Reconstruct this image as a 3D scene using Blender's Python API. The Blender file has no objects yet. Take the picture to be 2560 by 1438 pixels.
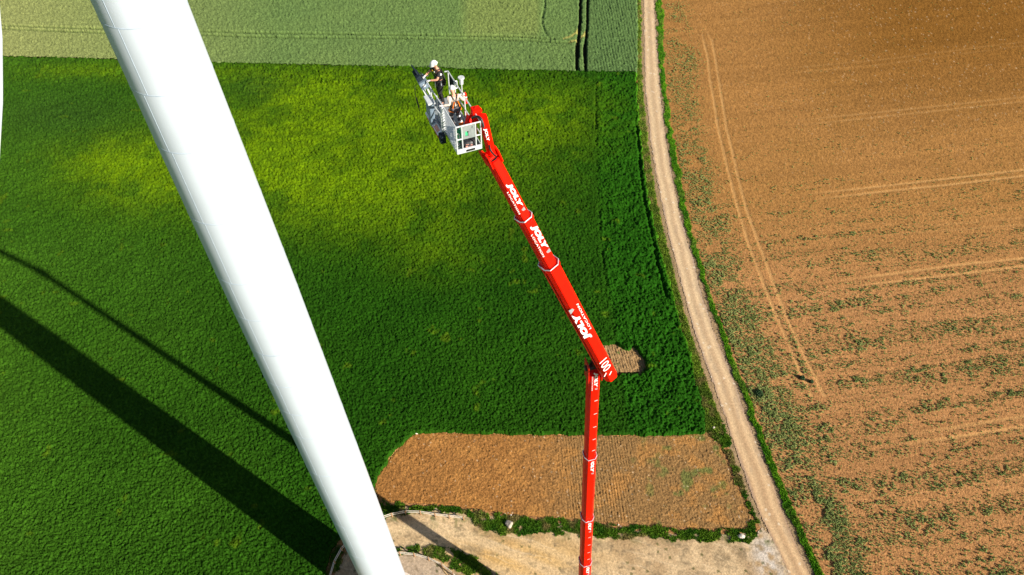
import bpy, bmesh, math, random
import numpy as np
from mathutils import Vector, Matrix

# ---------------------------------------------------------------- camera, world, sun, exposure
C = bpy.context.scene.collection
R = math.radians
H = 77.0                      # camera height above the fields
PITCH = R(49.0)               # looking this far below the horizon
F = 1707.0                    # focal length in pixels of a 2560 px wide picture
cam_d = bpy.data.cameras.new("camera"); cam = bpy.data.objects.new("camera", cam_d); C.objects.link(cam)
cam.location = (0, 0, H); cam.rotation_euler = (math.pi / 2 - PITCH, 0, 0)
cam_d.lens = F / 2560 * 36; cam_d.sensor_width = 36; cam_d.clip_start = 0.5; cam_d.clip_end = 6000
bpy.context.scene.camera = cam
SUN_AZ = math.atan2(0.841, -0.541); SUN_EL = R(27)
w = bpy.data.worlds.new("World"); bpy.context.scene.world = w; w.use_nodes = True
sky = w.node_tree.nodes.new('ShaderNodeTexSky'); sky.sky_type = 'NISHITA'; sky.sun_disc = False
sky.sun_elevation = SUN_EL; sky.sun_rotation = SUN_AZ
bg = w.node_tree.nodes['Background']; bg.inputs[1].default_value = 0.05
w.node_tree.links.new(sky.outputs[0], bg.inputs[0])
sd = bpy.data.lights.new("sun", 'SUN'); sd.energy = 5.0; sd.angle = R(0.5); sd.color = (1.0, 0.93, 0.80)
so = bpy.data.objects.new("sun", sd); C.objects.link(so)
sdir = Vector((math.sin(SUN_AZ) * math.cos(SUN_EL), math.cos(SUN_AZ) * math.cos(SUN_EL), math.sin(SUN_EL)))
so.rotation_euler = sdir.to_track_quat('Z', 'Y').to_euler(); so.location = (60, -40, 120)
sc = bpy.context.scene
sc.view_settings.view_transform = 'Standard'; sc.view_settings.look = 'None'
sc.view_settings.exposure = 0.70; sc.view_settings.gamma = 1.0

SP, CP = math.sin(PITCH), math.cos(PITCH)
def P(px, py, z):             # picture position + distance along the view axis -> world
    u = (px - 1280) / F; v = (py - 719) / F
    return Vector((u * z, (CP - v * SP) * z, H - (SP + v * CP) * z))
def G(px, py, h=0.0):         # the ground (at height h) seen at a picture position
    v = (py - 719) / F
    return P(px, py, (H - h) / (SP + v * CP))
def proj(p):
    x, y, z = p[0], p[1], H - p[2]
    zc = y * CP + z * SP
    return 1280 + F * x / zc, 719 + F * (z * CP - y * SP) / zc

# ---------------------------------------------------------------- helpers
random.seed(7); RNG = np.random.default_rng(11)
def tag(o, label=None, cat=None, group=None, kind=None):
    if label: o['label'] = label
    if cat: o['category'] = cat
    if group: o['group'] = group
    if kind: o['kind'] = kind
    return o
def empty(name, loc, mat=None):
    o = bpy.data.objects.new(name, None); C.objects.link(o); o.empty_display_size = 0.3
    o.location = loc
    if mat is not None: o.matrix_world = mat
    return o
def link(name, me, m=None, parent=None, smooth=False):
    o = bpy.data.objects.new(name, me); C.objects.link(o)
    if m is not None:
        me.materials.clear()
        for k in (m if isinstance(m, (list, tuple)) else [m]): me.materials.append(k)
    if parent is not None: o.parent = parent
    if smooth: me.polygons.foreach_set('use_smooth', np.ones(len(me.polygons), bool))
    return o
def bobj(name, bm, m, parent=None, smooth=False, world=False):
    me = bpy.data.meshes.new(name); bm.normal_update(); bm.to_mesh(me); bm.free()
    o = link(name, me, m, parent, smooth)
    if world and parent is not None:          # vertices were given in world space
        me.transform(WM(parent).inverted())
    return o
def WM(o):
    m = o.matrix_basis.copy()
    while o.parent is not None:
        o = o.parent; m = o.matrix_basis @ m
    return m
def tube(bm, p, q, r, n=8, r2=None, cap=True, mi=0):
    p = Vector(p); q = Vector(q); d = (q - p)
    if d.length < 1e-6: return
    a = d.normalized().orthogonal().normalized(); b = d.normalized().cross(a)
    r2 = r if r2 is None else r2
    A = [bm.verts.new(p + (a * math.cos(t) + b * math.sin(t)) * r) for t in [2 * math.pi * i / n for i in range(n)]]
    B = [bm.verts.new(q + (a * math.cos(t) + b * math.sin(t)) * r2) for t in [2 * math.pi * i / n for i in range(n)]]
    fs = [bm.faces.new((A[i], A[(i + 1) % n], B[(i + 1) % n], B[i])) for i in range(n)]
    if cap: fs += [bm.faces.new(A[::-1]), bm.faces.new(B)]
    for f in fs: f.material_index = mi
def path_tube(bm, pts, r, n=8):
    for a, b in zip(pts[:-1], pts[1:]): tube(bm, a, b, r, n)
def curve_tube(bm, pts, r, n=8):
    pts = [Vector(p) for p in pts]; rings = []
    a = (pts[1] - pts[0]).normalized().orthogonal().normalized()
    for i, p in enumerate(pts):
        d = (pts[min(i + 1, len(pts) - 1)] - pts[max(i - 1, 0)]).normalized()
        a = (a - d * a.dot(d)).normalized(); b = d.cross(a)
        rings.append([bm.verts.new(p + (a * math.cos(2 * math.pi * k / n) + b * math.sin(2 * math.pi * k / n)) * r) for k in range(n)])
    for A, B in zip(rings[:-1], rings[1:]):
        for k in range(n): bm.faces.new((A[k], A[(k + 1) % n], B[(k + 1) % n], B[k]))
    bm.faces.new(rings[0][::-1]); bm.faces.new(rings[-1])
def bez(p0, p1, p2, p3, n=12):
    p0, p1, p2, p3 = map(Vector, (p0, p1, p2, p3)); o = []
    for i in range(n + 1):
        t = i / n; s = 1 - t
        o.append(p0 * s**3 + p1 * 3 * s * s * t + p2 * 3 * s * t * t + p3 * t**3)
    return o
def box(bm, lo, hi, mat=None, bev=0.0):
    lo = Vector(lo); hi = Vector(hi); c = (lo + hi) / 2; s = hi - lo
    r = bmesh.ops.create_cube(bm, size=1.0)
    vs = r['verts']
    for v in vs: v.co = Vector((v.co.x * s.x, v.co.y * s.y, v.co.z * s.z)) + c
    if bev:
        es = list({e for v in vs for e in v.link_edges})
        rr = bmesh.ops.bevel(bm, geom=es, offset=bev, segments=2, affect='EDGES', profile=0.7)
        vs = list({v for f in rr['faces'] for v in f.verts} | {v for v in vs if v.is_valid})
    if mat is not None:
        for v in vs: v.co = mat @ v.co
    return vs
def loft(bm, rings, cap=True, closed=True):
    L = [[bm.verts.new(p) for p in r] for r in rings]
    for A, B in zip(L[:-1], L[1:]):
        n = len(A)
        for k in range(n if closed else n - 1):
            bm.faces.new((A[k], A[(k + 1) % n], B[(k + 1) % n], B[k]))
    if cap: bm.faces.new(L[0][::-1]); bm.faces.new(L[-1])

# ---------------------------------------------------------------- materials
def mat(name, col, rough=0.6, metal=0.0, noise=0.0, nscale=5.0, bump=0.0, bscale=20.0, coat=0.0, spec=0.5, mottle=None):
    m = bpy.data.materials.new(name); m.use_nodes = True; nt = m.node_tree; b = nt.nodes['Principled BSDF']
    b.inputs['Base Color'].default_value = (*col, 1); b.inputs['Roughness'].default_value = rough
    b.inputs['Metallic'].default_value = metal; b.inputs['Specular IOR Level'].default_value = spec
    b.inputs['Coat Weight'].default_value = coat; b.inputs['Coat Roughness'].default_value = 0.15
    tc = nt.nodes.new('ShaderNodeTexCoord')
    if noise:
        n = nt.nodes.new('ShaderNodeTexNoise'); n.inputs['Scale'].default_value = nscale; n.inputs['Detail'].default_value = 6
        r = nt.nodes.new('ShaderNodeValToRGB'); r.color_ramp.elements[0].position = 0.3; r.color_ramp.elements[1].position = 0.7
        a = [max(0, c * (1 - noise)) for c in col]; c2 = mottle or [min(1, c * (1 + noise)) for c in col]
        r.color_ramp.elements[0].color = (*a, 1); r.color_ramp.elements[1].color = (*c2, 1)
        nt.links.new(tc.outputs['Object'], n.inputs['Vector']); nt.links.new(n.outputs[0], r.inputs[0])
        nt.links.new(r.outputs[0], b.inputs['Base Color'])
    if bump:
        n = nt.nodes.new('ShaderNodeTexNoise'); n.inputs['Scale'].default_value = bscale; n.inputs['Detail'].default_value = 8
        q = nt.nodes.new('ShaderNodeBump'); q.inputs['Strength'].default_value = bump; q.inputs['Distance'].default_value = 0.05
        nt.links.new(tc.outputs['Object'], n.inputs['Vector']); nt.links.new(n.outputs[0], q.inputs['Height'])
        nt.links.new(q.outputs[0], b.inputs['Normal'])
    return m
def amat(name, rough=0.85, spec=0.2, var=0.3, nscale=3.0, bump=0.5, bscale=6.0, trans=0.0):
    m = bpy.data.materials.new(name); m.use_nodes = True; nt = m.node_tree; b = nt.nodes['Principled BSDF']
    b.inputs['Roughness'].default_value = rough; b.inputs['Specular IOR Level'].default_value = spec
    at = nt.nodes.new('ShaderNodeAttribute'); at.attribute_name = 'Col'
    tc = nt.nodes.new('ShaderNodeTexCoord')
    n = nt.nodes.new('ShaderNodeTexNoise'); n.inputs['Scale'].default_value = nscale; n.inputs['Detail'].default_value = 7
    mr = nt.nodes.new('ShaderNodeMapRange'); mr.inputs[1].default_value = 0.3; mr.inputs[2].default_value = 0.7
    mr.inputs[3].default_value = 1 - var; mr.inputs[4].default_value = 1 + var
    mx = nt.nodes.new('ShaderNodeVectorMath'); mx.operation = 'SCALE'
    nt.links.new(tc.outputs['Object'], n.inputs['Vector']); nt.links.new(n.outputs[0], mr.inputs[0])
    nt.links.new(at.outputs['Color'], mx.inputs[0]); nt.links.new(mr.outputs[0], mx.inputs['Scale'])
    nt.links.new(mx.outputs[0], b.inputs['Base Color'])
    if bump:
        n2 = nt.nodes.new('ShaderNodeTexNoise'); n2.inputs['Scale'].default_value = bscale; n2.inputs['Detail'].default_value = 8
        q = nt.nodes.new('ShaderNodeBump'); q.inputs['Strength'].default_value = bump; q.inputs['Distance'].default_value = 0.08
        nt.links.new(tc.outputs['Object'], n2.inputs['Vector']); nt.links.new(n2.outputs[0], q.inputs['Height'])
        nt.links.new(q.outputs[0], b.inputs['Normal'])
    return m
M_soil = amat('soil', 1.0, 0.0, 0.22, 5.0, 0.9, 7.0)
M_plot = amat('ploughed_soil', 1.0, 0.0, 0.25, 6.0, 0.9, 8.0)
M_road = amat('gravel', 1.0, 0.0, 0.13, 4.0, 0.3, 14.0)
M_crop = amat('crop_leaves', 0.75, 0.05, 0.25, 2.5, 0.0)
M_wheat = amat('wheat_ears', 0.8, 0.05, 0.18, 2.5, 0.0)
M_grass = amat('grass_blades', 0.75, 0.05, 0.3, 4.0, 0.0)
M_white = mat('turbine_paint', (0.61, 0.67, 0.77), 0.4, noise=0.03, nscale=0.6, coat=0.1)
M_seam = mat('weld_seam', (0.48, 0.57, 0.70), 0.4, noise=0.1, nscale=3)
M_red = mat('red_paint', (0.96, 0.009, 0.001), 0.5, noise=0.12, nscale=2.5, coat=0.03, spec=0.12)
M_redd = mat('red_hardware', (0.55, 0.010, 0.004), 0.4, noise=0.15, nscale=4)
M_steel = mat('bright_steel', (0.62, 0.66, 0.72), 0.4, 0.3, noise=0.08, nscale=6)
M_alu = mat('aluminium', (0.66, 0.69, 0.71), 0.42, 0.1, noise=0.08, nscale=8)
M_alud = mat('weathered_plate', (0.36, 0.40, 0.41), 0.45, 0.3, noise=0.15, nscale=7)
M_blue = mat('grey_blue_cover', (0.17, 0.23, 0.30), 0.6, noise=0.2, nscale=5)
M_hood = mat('dark_hood', (0.016, 0.026, 0.038), 0.75, noise=0.2, nscale=5, spec=0.15)
M_blk = mat('black_rubber', (0.012, 0.012, 0.014), 0.5, noise=0.2, nscale=10)
M_letter = mat('white_lettering', (0.85, 0.85, 0.85), 0.45, noise=0.02, nscale=10)
M_lgrey = mat('grey_emblem', (0.28, 0.30, 0.31), 0.45, noise=0.1, nscale=10)
M_wood = mat('fence_wood', (0.42, 0.24, 0.12), 0.85, noise=0.25, nscale=7, bump=0.3)
M_rail = mat('grey_weathered_rail', (0.74, 0.66, 0.55), 0.85, noise=0.2, nscale=7, bump=0.3)
M_stone = mat('limestone', (0.50, 0.42, 0.34), 0.9, noise=0.3, nscale=2.5, bump=0.8, bscale=6)
M_chalk = mat('chalk_stone', (0.75, 0.66, 0.56), 0.9, noise=0.15, nscale=4, bump=0.5, bscale=9)
M_skin = mat('skin', (0.62, 0.30, 0.19), 0.55, noise=0.08, nscale=20)
M_shirt1 = mat('black_cloth', (0.012, 0.012, 0.015), 0.8, noise=0.3, nscale=14, bump=0.4, bscale=14)
M_trou1 = mat('charcoal_trousers', (0.012, 0.012, 0.013), 0.8, noise=0.3, nscale=14, bump=0.4, bscale=12)
M_shirt2 = mat('cream_cloth', (0.62, 0.53, 0.45), 0.8, noise=0.1, nscale=14, bump=0.4, bscale=14)
M_trou2 = mat('grey_work_trousers', (0.085, 0.075, 0.09), 0.8, noise=0.2, nscale=14, bump=0.4, bscale=12)
M_glove = mat('white_glove', (0.72, 0.72, 0.74), 0.7, noise=0.06, nscale=20)
M_helm = mat('white_helmet', (0.82, 0.82, 0.82), 0.3, noise=0.02, nscale=8, coat=0.3)
M_reflect = mat('reflective_band', (0.72, 0.72, 0.72), 0.4, noise=0.05, nscale=20)
M_orange = mat('orange_cloth', (0.90, 0.20, 0.01), 0.7, noise=0.1, nscale=12)
M_yellow = mat('yellow_webbing', (0.85, 0.50, 0.02), 0.6, noise=0.1, nscale=12)
M_green = mat('green_bag_cloth', (0.03, 0.42, 0.17), 0.6, noise=0.15, nscale=8)
M_bag = mat('black_bag_cloth', (0.022, 0.024, 0.028), 0.5, noise=0.3, nscale=8, bump=0.3, bscale=9)
M_decal = mat('worn_decal', (0.62, 0.30, 0.24), 0.6, noise=0.2, nscale=12)
M_glass = mat('tinted_lens', (0.02, 0.015, 0.015), 0.15)
M_leafy = mat('weed_leaf', (0.17, 0.25, 0.06), 0.75, noise=0.25, nscale=1.2, mottle=(0.38, 0.43, 0.15), spec=0.05)
M_lush = mat('lush_weed_leaf', (0.045, 0.12, 0.02), 0.75, noise=0.3, nscale=1.2, mottle=(0.10, 0.20, 0.05), spec=0.05)
M_bush = mat('bush_leaf', (0.02, 0.07, 0.012), 0.7, noise=0.4, nscale=2.0)
M_dash = mat('marker_tape', (0.75, 0.72, 0.68), 0.5, noise=0.05, nscale=9)

# ---------------------------------------------------------------- noise
def _h(ix, iy, s):
    n = (ix.astype(np.int64) * 374761393 + iy.astype(np.int64) * 668265263 + s * 974711) & 0x7fffffff
    n = ((n ^ (n >> 13)) * 1274126177) & 0x7fffffff
    n = ((n ^ (n >> 15)) * 2246822519) & 0x7fffffff
    return ((n ^ (n >> 16)) & 0xffff) / 65535.0
def vn(x, y, s=0):            # value noise 0..1, one lattice unit per feature
    fx = np.floor(x); fy = np.floor(y); tx = x - fx; ty = y - fy
    tx = tx * tx * (3 - 2 * tx); ty = ty * ty * (3 - 2 * ty)
    a = _h(fx, fy, s); b = _h(fx + 1, fy, s); c = _h(fx, fy + 1, s); d = _h(fx + 1, fy + 1, s)
    return (a * (1 - tx) + b * tx) * (1 - ty) + (c * (1 - tx) + d * tx) * ty
def fbm(x, y, s=0, o=4):
    t = 0; a = 0.5; n = 0
    for k in range(o):
        t = t + a * vn(x * 2**k + 17.3 * k, y * 2**k - 9.1 * k, s + k); n += a; a *= 0.55
    return t / n
def sstep(a, b, x):
    t = np.clip((x - a) / (b - a), 0, 1); return t * t * (3 - 2 * t)
def inpoly(px, py, poly):
    r = np.zeros(px.shape, bool); n = len(poly)
    for i in range(n):
        x1, y1 = poly[i]; x2, y2 = poly[(i + 1) % n]
        if y1 == y2: continue
        c = ((y1 > py) != (y2 > py)) & (px < (x2 - x1) * (py - y1) / (y2 - y1) + x1)
        r ^= c
    return r
def dline(X, Y, pts):         # distance in metres to a ground polyline given in picture positions
    g = [G(*p) for p in pts]; d = np.full(X.shape, 1e9)
    for a, b in zip(g[:-1], g[1:]):
        ex, ey = b.x - a.x, b.y - a.y; L = ex * ex + ey * ey
        t = np.clip(((X - a.x) * ex + (Y - a.y) * ey) / L, 0, 1)
        d = np.minimum(d, np.hypot(X - a.x - t * ex, Y - a.y - t * ey))
    return d

# ---------------------------------------------------------------- survey of the land (picture positions of real ground lines)
ROAD = np.array([[-120,1602,1628],[0,1608,1638],[100,1609,1642],[230,1612,1653],[300,1621,1660],[350,1624,1667],[400,1633,1675],[450,1642,1684],[500,1651,1694],
 [550,1663,1704],[600,1673,1719],[650,1686,1734],[700,1699,1745],[750,1713,1759],[800,1727,1778],[850,1742,1794],[900,1760,1815],[950,1779,1836],
 [1000,1796,1852],[1050,1815,1869],[1100,1830,1890],[1150,1846,1909],[1200,1865,1930],[1250,1884,1948],[1300,1904,1966],[1350,1930,1986],
 [1400,1955,2010],[1438,1971,2028],[1500,2000,2060],[1700,2100,2165]], float)
VERGE = np.array([[-120,1630,1652],[0,1638,1659],[100,1642,1660],[230,1653,1668],[300,1660,1678],[400,1675,1696],[500,1696,1715],[600,1720,1739],[700,1751,1766],
 [800,1785,1803],[900,1819,1839],[1000,1859,1877],[1100,1892,1913],[1200,1934,1955],[1300,1976,1998],[1400,2020,2044],[1438,2038,2064],[1500,2068,2094],[1700,2175,2205]], float)
CROPE = np.array([[182,1593],[300,1601],[350,1606],[400,1612],[450,1619],[500,1625],[550,1638],[600,1648],[700,1675],[800,1704],[900,1733],[950,1742],[1000,1758],[1050,1766],[1080,1763]], float)
def road_L(py): return np.interp(py, ROAD[:, 0], ROAD[:, 1])
def road_R(py): return np.interp(py, ROAD[:, 0], ROAD[:, 2])
CROP_P = ([(-600, 135), (0, 130), (300, 138), (530, 145), (1000, 156), (1300, 164), (1593, 170)] + [(x, y) for y, x in CROPE[1:]] +
 [(1700, 1084), (1600, 1086), (1450, 1084), (1300, 1083), (1120, 1080), (1058, 1079), (1036, 1083), (1015, 1096), (1002, 1113), (978, 1138), (965, 1160),
  (940, 1192), (935, 1215), (942, 1243), (930, 1275), (905, 1300), (880, 1318), (862, 1322), (848, 1345), (832, 1372), (822, 1400), (812, 1440), (806, 1500), (810, 1700), (-600, 1700)])
WHEAT_P = [(-600, -200), (1590, -200), (1595, 0), (1597, 60), (1596, 181), (1300, 176), (1000, 168), (530, 157), (300, 150), (0, 142), (-600, 149)]
PATCH_P = [(1480, 850), (1505, 855), (1545, 852), (1552, 865), (1570, 868), (1588, 859), (1605, 880), (1612, 900), (1620, 920), (1600, 935), (1555, 930), (1535, 941), (1490, 937)]
PLOT_P = [(1058, 1080), (1120, 1082), (1300, 1085), (1450, 1086), (1600, 1088), (1700, 1086), (1763, 1079), (1790, 1086), (1802, 1112), (1816, 1150), (1832, 1190), (1862, 1250),
 (1882, 1298), (1866, 1320), (1750, 1323), (1650, 1316), (1530, 1308), (1440, 1300), (1300, 1290), (1240, 1284), (1200, 1275), (1100, 1263), (1010, 1258), (975, 1257),
 (942, 1245), (934, 1215), (940, 1192), (965, 1160), (978, 1138), (1002, 1113), (1015, 1096), (1036, 1084)]
PAD_P = [(700, 1700), (740, 1520), (770, 1470), (830, 1440), (860, 1385), (895, 1325), (940, 1290), (1010, 1266), (1070, 1268), (1165, 1276), (1205, 1285), (1300, 1300), (1440, 1312), (1500, 1318), (1640, 1328),
 (1700, 1334), (1880, 1334), (1893, 1330), (1905, 1318), (1925, 1335), (1950, 1360), (1985, 1410), (2040, 1510), (2130, 1700)]
GRAVEL_P = [(1890, 1325), (1912, 1315), (1935, 1350), (1975, 1420), (1990, 1470), (1930, 1470), (1925, 1400), (1900, 1370)]
INNER_P = [(950, 1378), (985, 1368), (1040, 1364), (1090, 1360), (1150, 1375), (1200, 1400), (1238, 1438), (1270, 1490), (1290, 1600), (1240, 1600), (1200, 1500), (1165, 1450), (1130, 1425), (1085, 1402), (1035, 1388), (985, 1385)]
OUTER_P = [(948, 1246), (975, 1258), (1010, 1259), (1100, 1264), (1200, 1276), (1240, 1286), (1300, 1292), (1440, 1302), (1530, 1310), (1650, 1318), (1750, 1325), (1868, 1322), (1884, 1300), (1868, 1262),
 (1832, 1190), (1802, 1112), (1765, 1080), (1766, 1050), (1800, 1035), (1815, 1065), (1828, 1110), (1842, 1155), (1862, 1205), (1880, 1260), (1898, 1308), (1890, 1340), (1880, 1357), (1700, 1354),
 (1640, 1349), (1500, 1346), (1440, 1338), (1300, 1338), (1250, 1336), (1205, 1326), (1175, 1298), (1160, 1288), (1050, 1282), (1000, 1286), (960, 1300), (935, 1310), (905, 1330), (870, 1372), (845, 1420), (830, 1500), (800, 1500), (812, 1440), (822, 1400), (832, 1372), (848, 1345), (862, 1322), (880, 1318), (905, 1300), (930, 1275)]
TRAM = [[(1755,83),(1762,115),(1769,142),(1775,201),(1784,248),(1793,310),(1805,363),(1821,429),(1842,509),(1868,600),(1892,663),(1915,725),(1939,782),(1964,840),(2003,930),(2030,990)],
 [(1763,73),(1780,102),(1789,151),(1799,213),(1807,262),(1817,325),(1830,373),(1846,446),(1867,525),(1894,600),(1924,680),(1962,780),(1998,858),(2044,953),(2062,990)]]
TRAMH = [([(1985,490),(2198,467),(2379,446),(2560,425),(2800,397)],1.0), ([(2002,504),(2184,482),(2365,463),(2560,440),(2800,412)],1.0),
 ([(2050,707),(2240,684),(2406,661),(2560,646),(2800,618)],1.0), ([(2072,724),(2295,698),(2560,666),(2800,636)],1.0),
 ([(2165,1096),(2341,1076),(2560,1041),(2800,1005)],0.8), ([(2172,1123),(2310,1105),(2560,1068),(2800,1030)],0.9),
 ([(1943,307),(2200,281),(2560,243),(2800,220)],0.5), ([(1950,318),(2200,293),(2560,254),(2800,232)],0.5),
 ([(1900,178),(2200,150),(2560,104),(2800,80)],0.25), ([(1900,190),(2200,162),(2560,114),(2800,90)],0.2),
 ([(2200,575),(2560,545),(2800,520)],0.3), ([(2150,592),(2560,562),(2800,535)],0.3), ([(1760,75),(1800,55),(1860,45)],0.35), ([(1700,50),(1740,60),(1762,78)],0.35),
 ([(2300,1240),(2560,1195),(2800,1150)],0.35), ([(2300,1265),(2560,1222),(2800,1180)],0.35)]
WTRAM = [([(1452,-60),(1451,0),(1450,50),(1447,85),(1443,118),(1442,150),(1443,186)],0.34), ([(1470,-60),(1469,0),(1468,60),(1465,95),(1462,125),(1464,178)],0.30)]
WTRAMF = [[(-100,60),(0,63),(130,68),(262,72),(500,78),(640,82),(1300,91),(1360,96),(1385,97)],[(-100,69),(0,71),(262,82),(500,87),(640,92),(1300,99),(1380,105),(1425,106)]]
WTRAMC = [[(1410,97),(1428,91),(1441,82),(1449,70)],[(1425,105),(1445,100),(1458,90),(1466,78)]]
EDGEG = [(1590,300),(1598,370),(1602,430),(1611,500),(1624,560),(1636,620),(1650,680),(1668,740)]
STRIPG = [(1490,200),(1490,330),(1492,430),(1500,580),(1515,700),(1534,820),(1560,870)]

# ---------------------------------------------------------------- one survey grid over the land, finer near the boom
STEP = 2.1
ys = np.arange(-90, 1620, STEP); xs = np.arange(-220, 2790, STEP)
PX, PY = np.meshgrid(xs, ys)
jit = RNG.uniform(-0.42, 0.42, (2,) + PX.shape) * STEP
PX = PX + jit[0]; PY = PY + jit[1]
V = (PY - 719) / F; ZC = H / (SP + V * CP); GX = (PX - 1280) / F * ZC; GY = (CP - V * SP) * ZC
NR, NC = PX.shape
WHITE = RNG.random(PX.shape)
def cells(poly, wob=0.0, sc_=1.2, seed=5):
    x = PX + wob * (vn(GX / sc_, GY / sc_, seed) - 0.5 + 0.5 * (vn(GX * 3 / sc_, GY * 3 / sc_, seed + 3) - 0.5)) * 2
    y = PY + wob * 0.7 * (vn(GX / sc_, GY / sc_, seed + 9) - 0.5 + 0.5 * (vn(GX * 3 / sc_, GY * 3 / sc_, seed + 4) - 0.5)) * 2
    m = inpoly(x, y, poly)
    return m[:-1, :-1] & m[1:, :-1] & m[:-1, 1:] & m[1:, 1:]
TALL = [None]
KC = (H - .62) / H; CX_, CY_ = GX * KC, GY * KC
def sheet(name, cm, Z, COL, material, skirt=True, kind='stuff', label=None, cat=None, x=None, y=None, tri=None):
    vu = np.zeros((NR, NC), np.int8)
    vu[:-1, :-1] += cm; vu[1:, :-1] += cm; vu[:-1, 1:] += cm; vu[1:, 1:] += cm
    Zz = Z.copy()
    if skirt:
        w_ = cm if TALL[0] is None else (cm | TALL[0]); tu = np.zeros((NR, NC), np.int8)
        tu[:-1, :-1] += w_; tu[1:, :-1] += w_; tu[:-1, 1:] += w_; tu[1:, 1:] += w_
        Zz[(vu > 0) & (tu < 4)] = -0.02; Zz[0, :] = Z[0, :]; Zz[-1, :] = Z[-1, :]; Zz[:, 0] = Z[:, 0]
    use = vu > 0; idx = np.full(vu.shape, -1, np.int32); n = int(use.sum()); idx[use] = np.arange(n)
    co = np.stack([(GX if x is None else x)[use], (GY if y is None else y)[use], Zz[use]], 1).astype(np.float32)
    r, c = np.nonzero(cm)
    q = np.stack([idx[r, c], idx[r + 1, c], idx[r + 1, c + 1], idx[r, c + 1]], 1).astype(np.int32)
    return build(name, co, q, COL[use], material, label, cat, kind, tri)
def rgb(*c): return np.array(c, float)
def mixc(a, b, t): return a * (1 - t[..., None]) + b * t[..., None]
def leaves(pos, size, col, tilt=0.9, narrow=0.5):
    """loose leaf triangles: pos Nx3, size N, col Nx3"""
    n = len(pos); th = RNG.uniform(0, 2 * np.pi, n); el = RNG.uniform(0.1, tilt, n) * np.pi / 2
    d = np.stack([np.cos(th) * np.cos(el), np.sin(th) * np.cos(el), np.sin(el)], 1)
    s = np.stack([-np.sin(th), np.cos(th), RNG.uniform(-.5, .5, n)], 1)
    S = size[:, None]
    v = np.stack([pos - s * S * narrow * .5, pos + s * S * narrow * .5, pos + d * S], 1).reshape(-1, 3).astype(np.float32)
    return v, np.repeat(col, 3, 0)
def build(name, co, quads, cc, material, label, cat, kind, tri=None):
    nq = 0 if quads is None else len(quads); nt_ = 0
    li = [quads.ravel()] if nq else []
    if tri is not None:
        off = len(co); nt_ = len(tri[0]) // 3; co = np.concatenate([co, tri[0]]); cc = np.concatenate([cc, tri[1]])
        li.append(np.arange(off, off + 3 * nt_, dtype=np.int32))
    li = np.concatenate(li).astype(np.int32); co = co.astype(np.float32)
    me = bpy.data.meshes.new(name); me.vertices.add(len(co)); me.vertices.foreach_set('co', co.ravel())
    me.loops.add(len(li)); me.loops.foreach_set('vertex_index', li); me.polygons.add(nq + nt_)
    me.polygons.foreach_set('loop_start', np.concatenate([np.arange(nq) * 4, nq * 4 + np.arange(nt_) * 3]).astype(np.int32)); me.update(calc_edges=True)
    at = me.color_attributes.new('Col', 'FLOAT_COLOR', 'POINT'); c4 = np.ones((len(co), 4), np.float32); c4[:, :3] = cc; at.data.foreach_set('color', c4.ravel())
    return tag(link(name, me, material), label, cat, kind=kind)
def sprinkle(cm, n, Z, COL, lo, hi, k=1.0):
    r, c = np.nonzero(cm); ki = RNG.integers(0, len(r), n); r = r[ki]; c = c[ki]
    a = RNG.random(n)[:, None]; b = RNG.random(n)[:, None]
    def L(A):
        A = A if A.ndim == 3 else A[..., None]
        return A[r, c] * (1 - a) * (1 - b) + A[r + 1, c] * a * (1 - b) + A[r, c + 1] * (1 - a) * b + A[r + 1, c + 1] * a * b
    pos = np.concatenate([L(GX) * k, L(GY) * k, L(Z)], 1); col = L(COL) * RNG.uniform(0.6, 1.35, (n, 1))
    size = RNG.uniform(lo, hi, n)
    return pos, size, col

low = 0.15 * (fbm(GX / 25, GY / 25, 50, 2) - 0.5)
cm_crop0 = cells(CROP_P, 5.0); cm_patch = cells(PATCH_P, 5.0, 0.8, 21)
gch = dline(GX, GY, STRIPG)
cm_wheat = cells(WHEAT_P, 1.6, 0.6)
# keep crop and wheat from overlapping
cm_crop = cm_crop0 & ~cm_patch & ~cm_wheat
TALL[0] = cm_crop | cm_wheat
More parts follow.
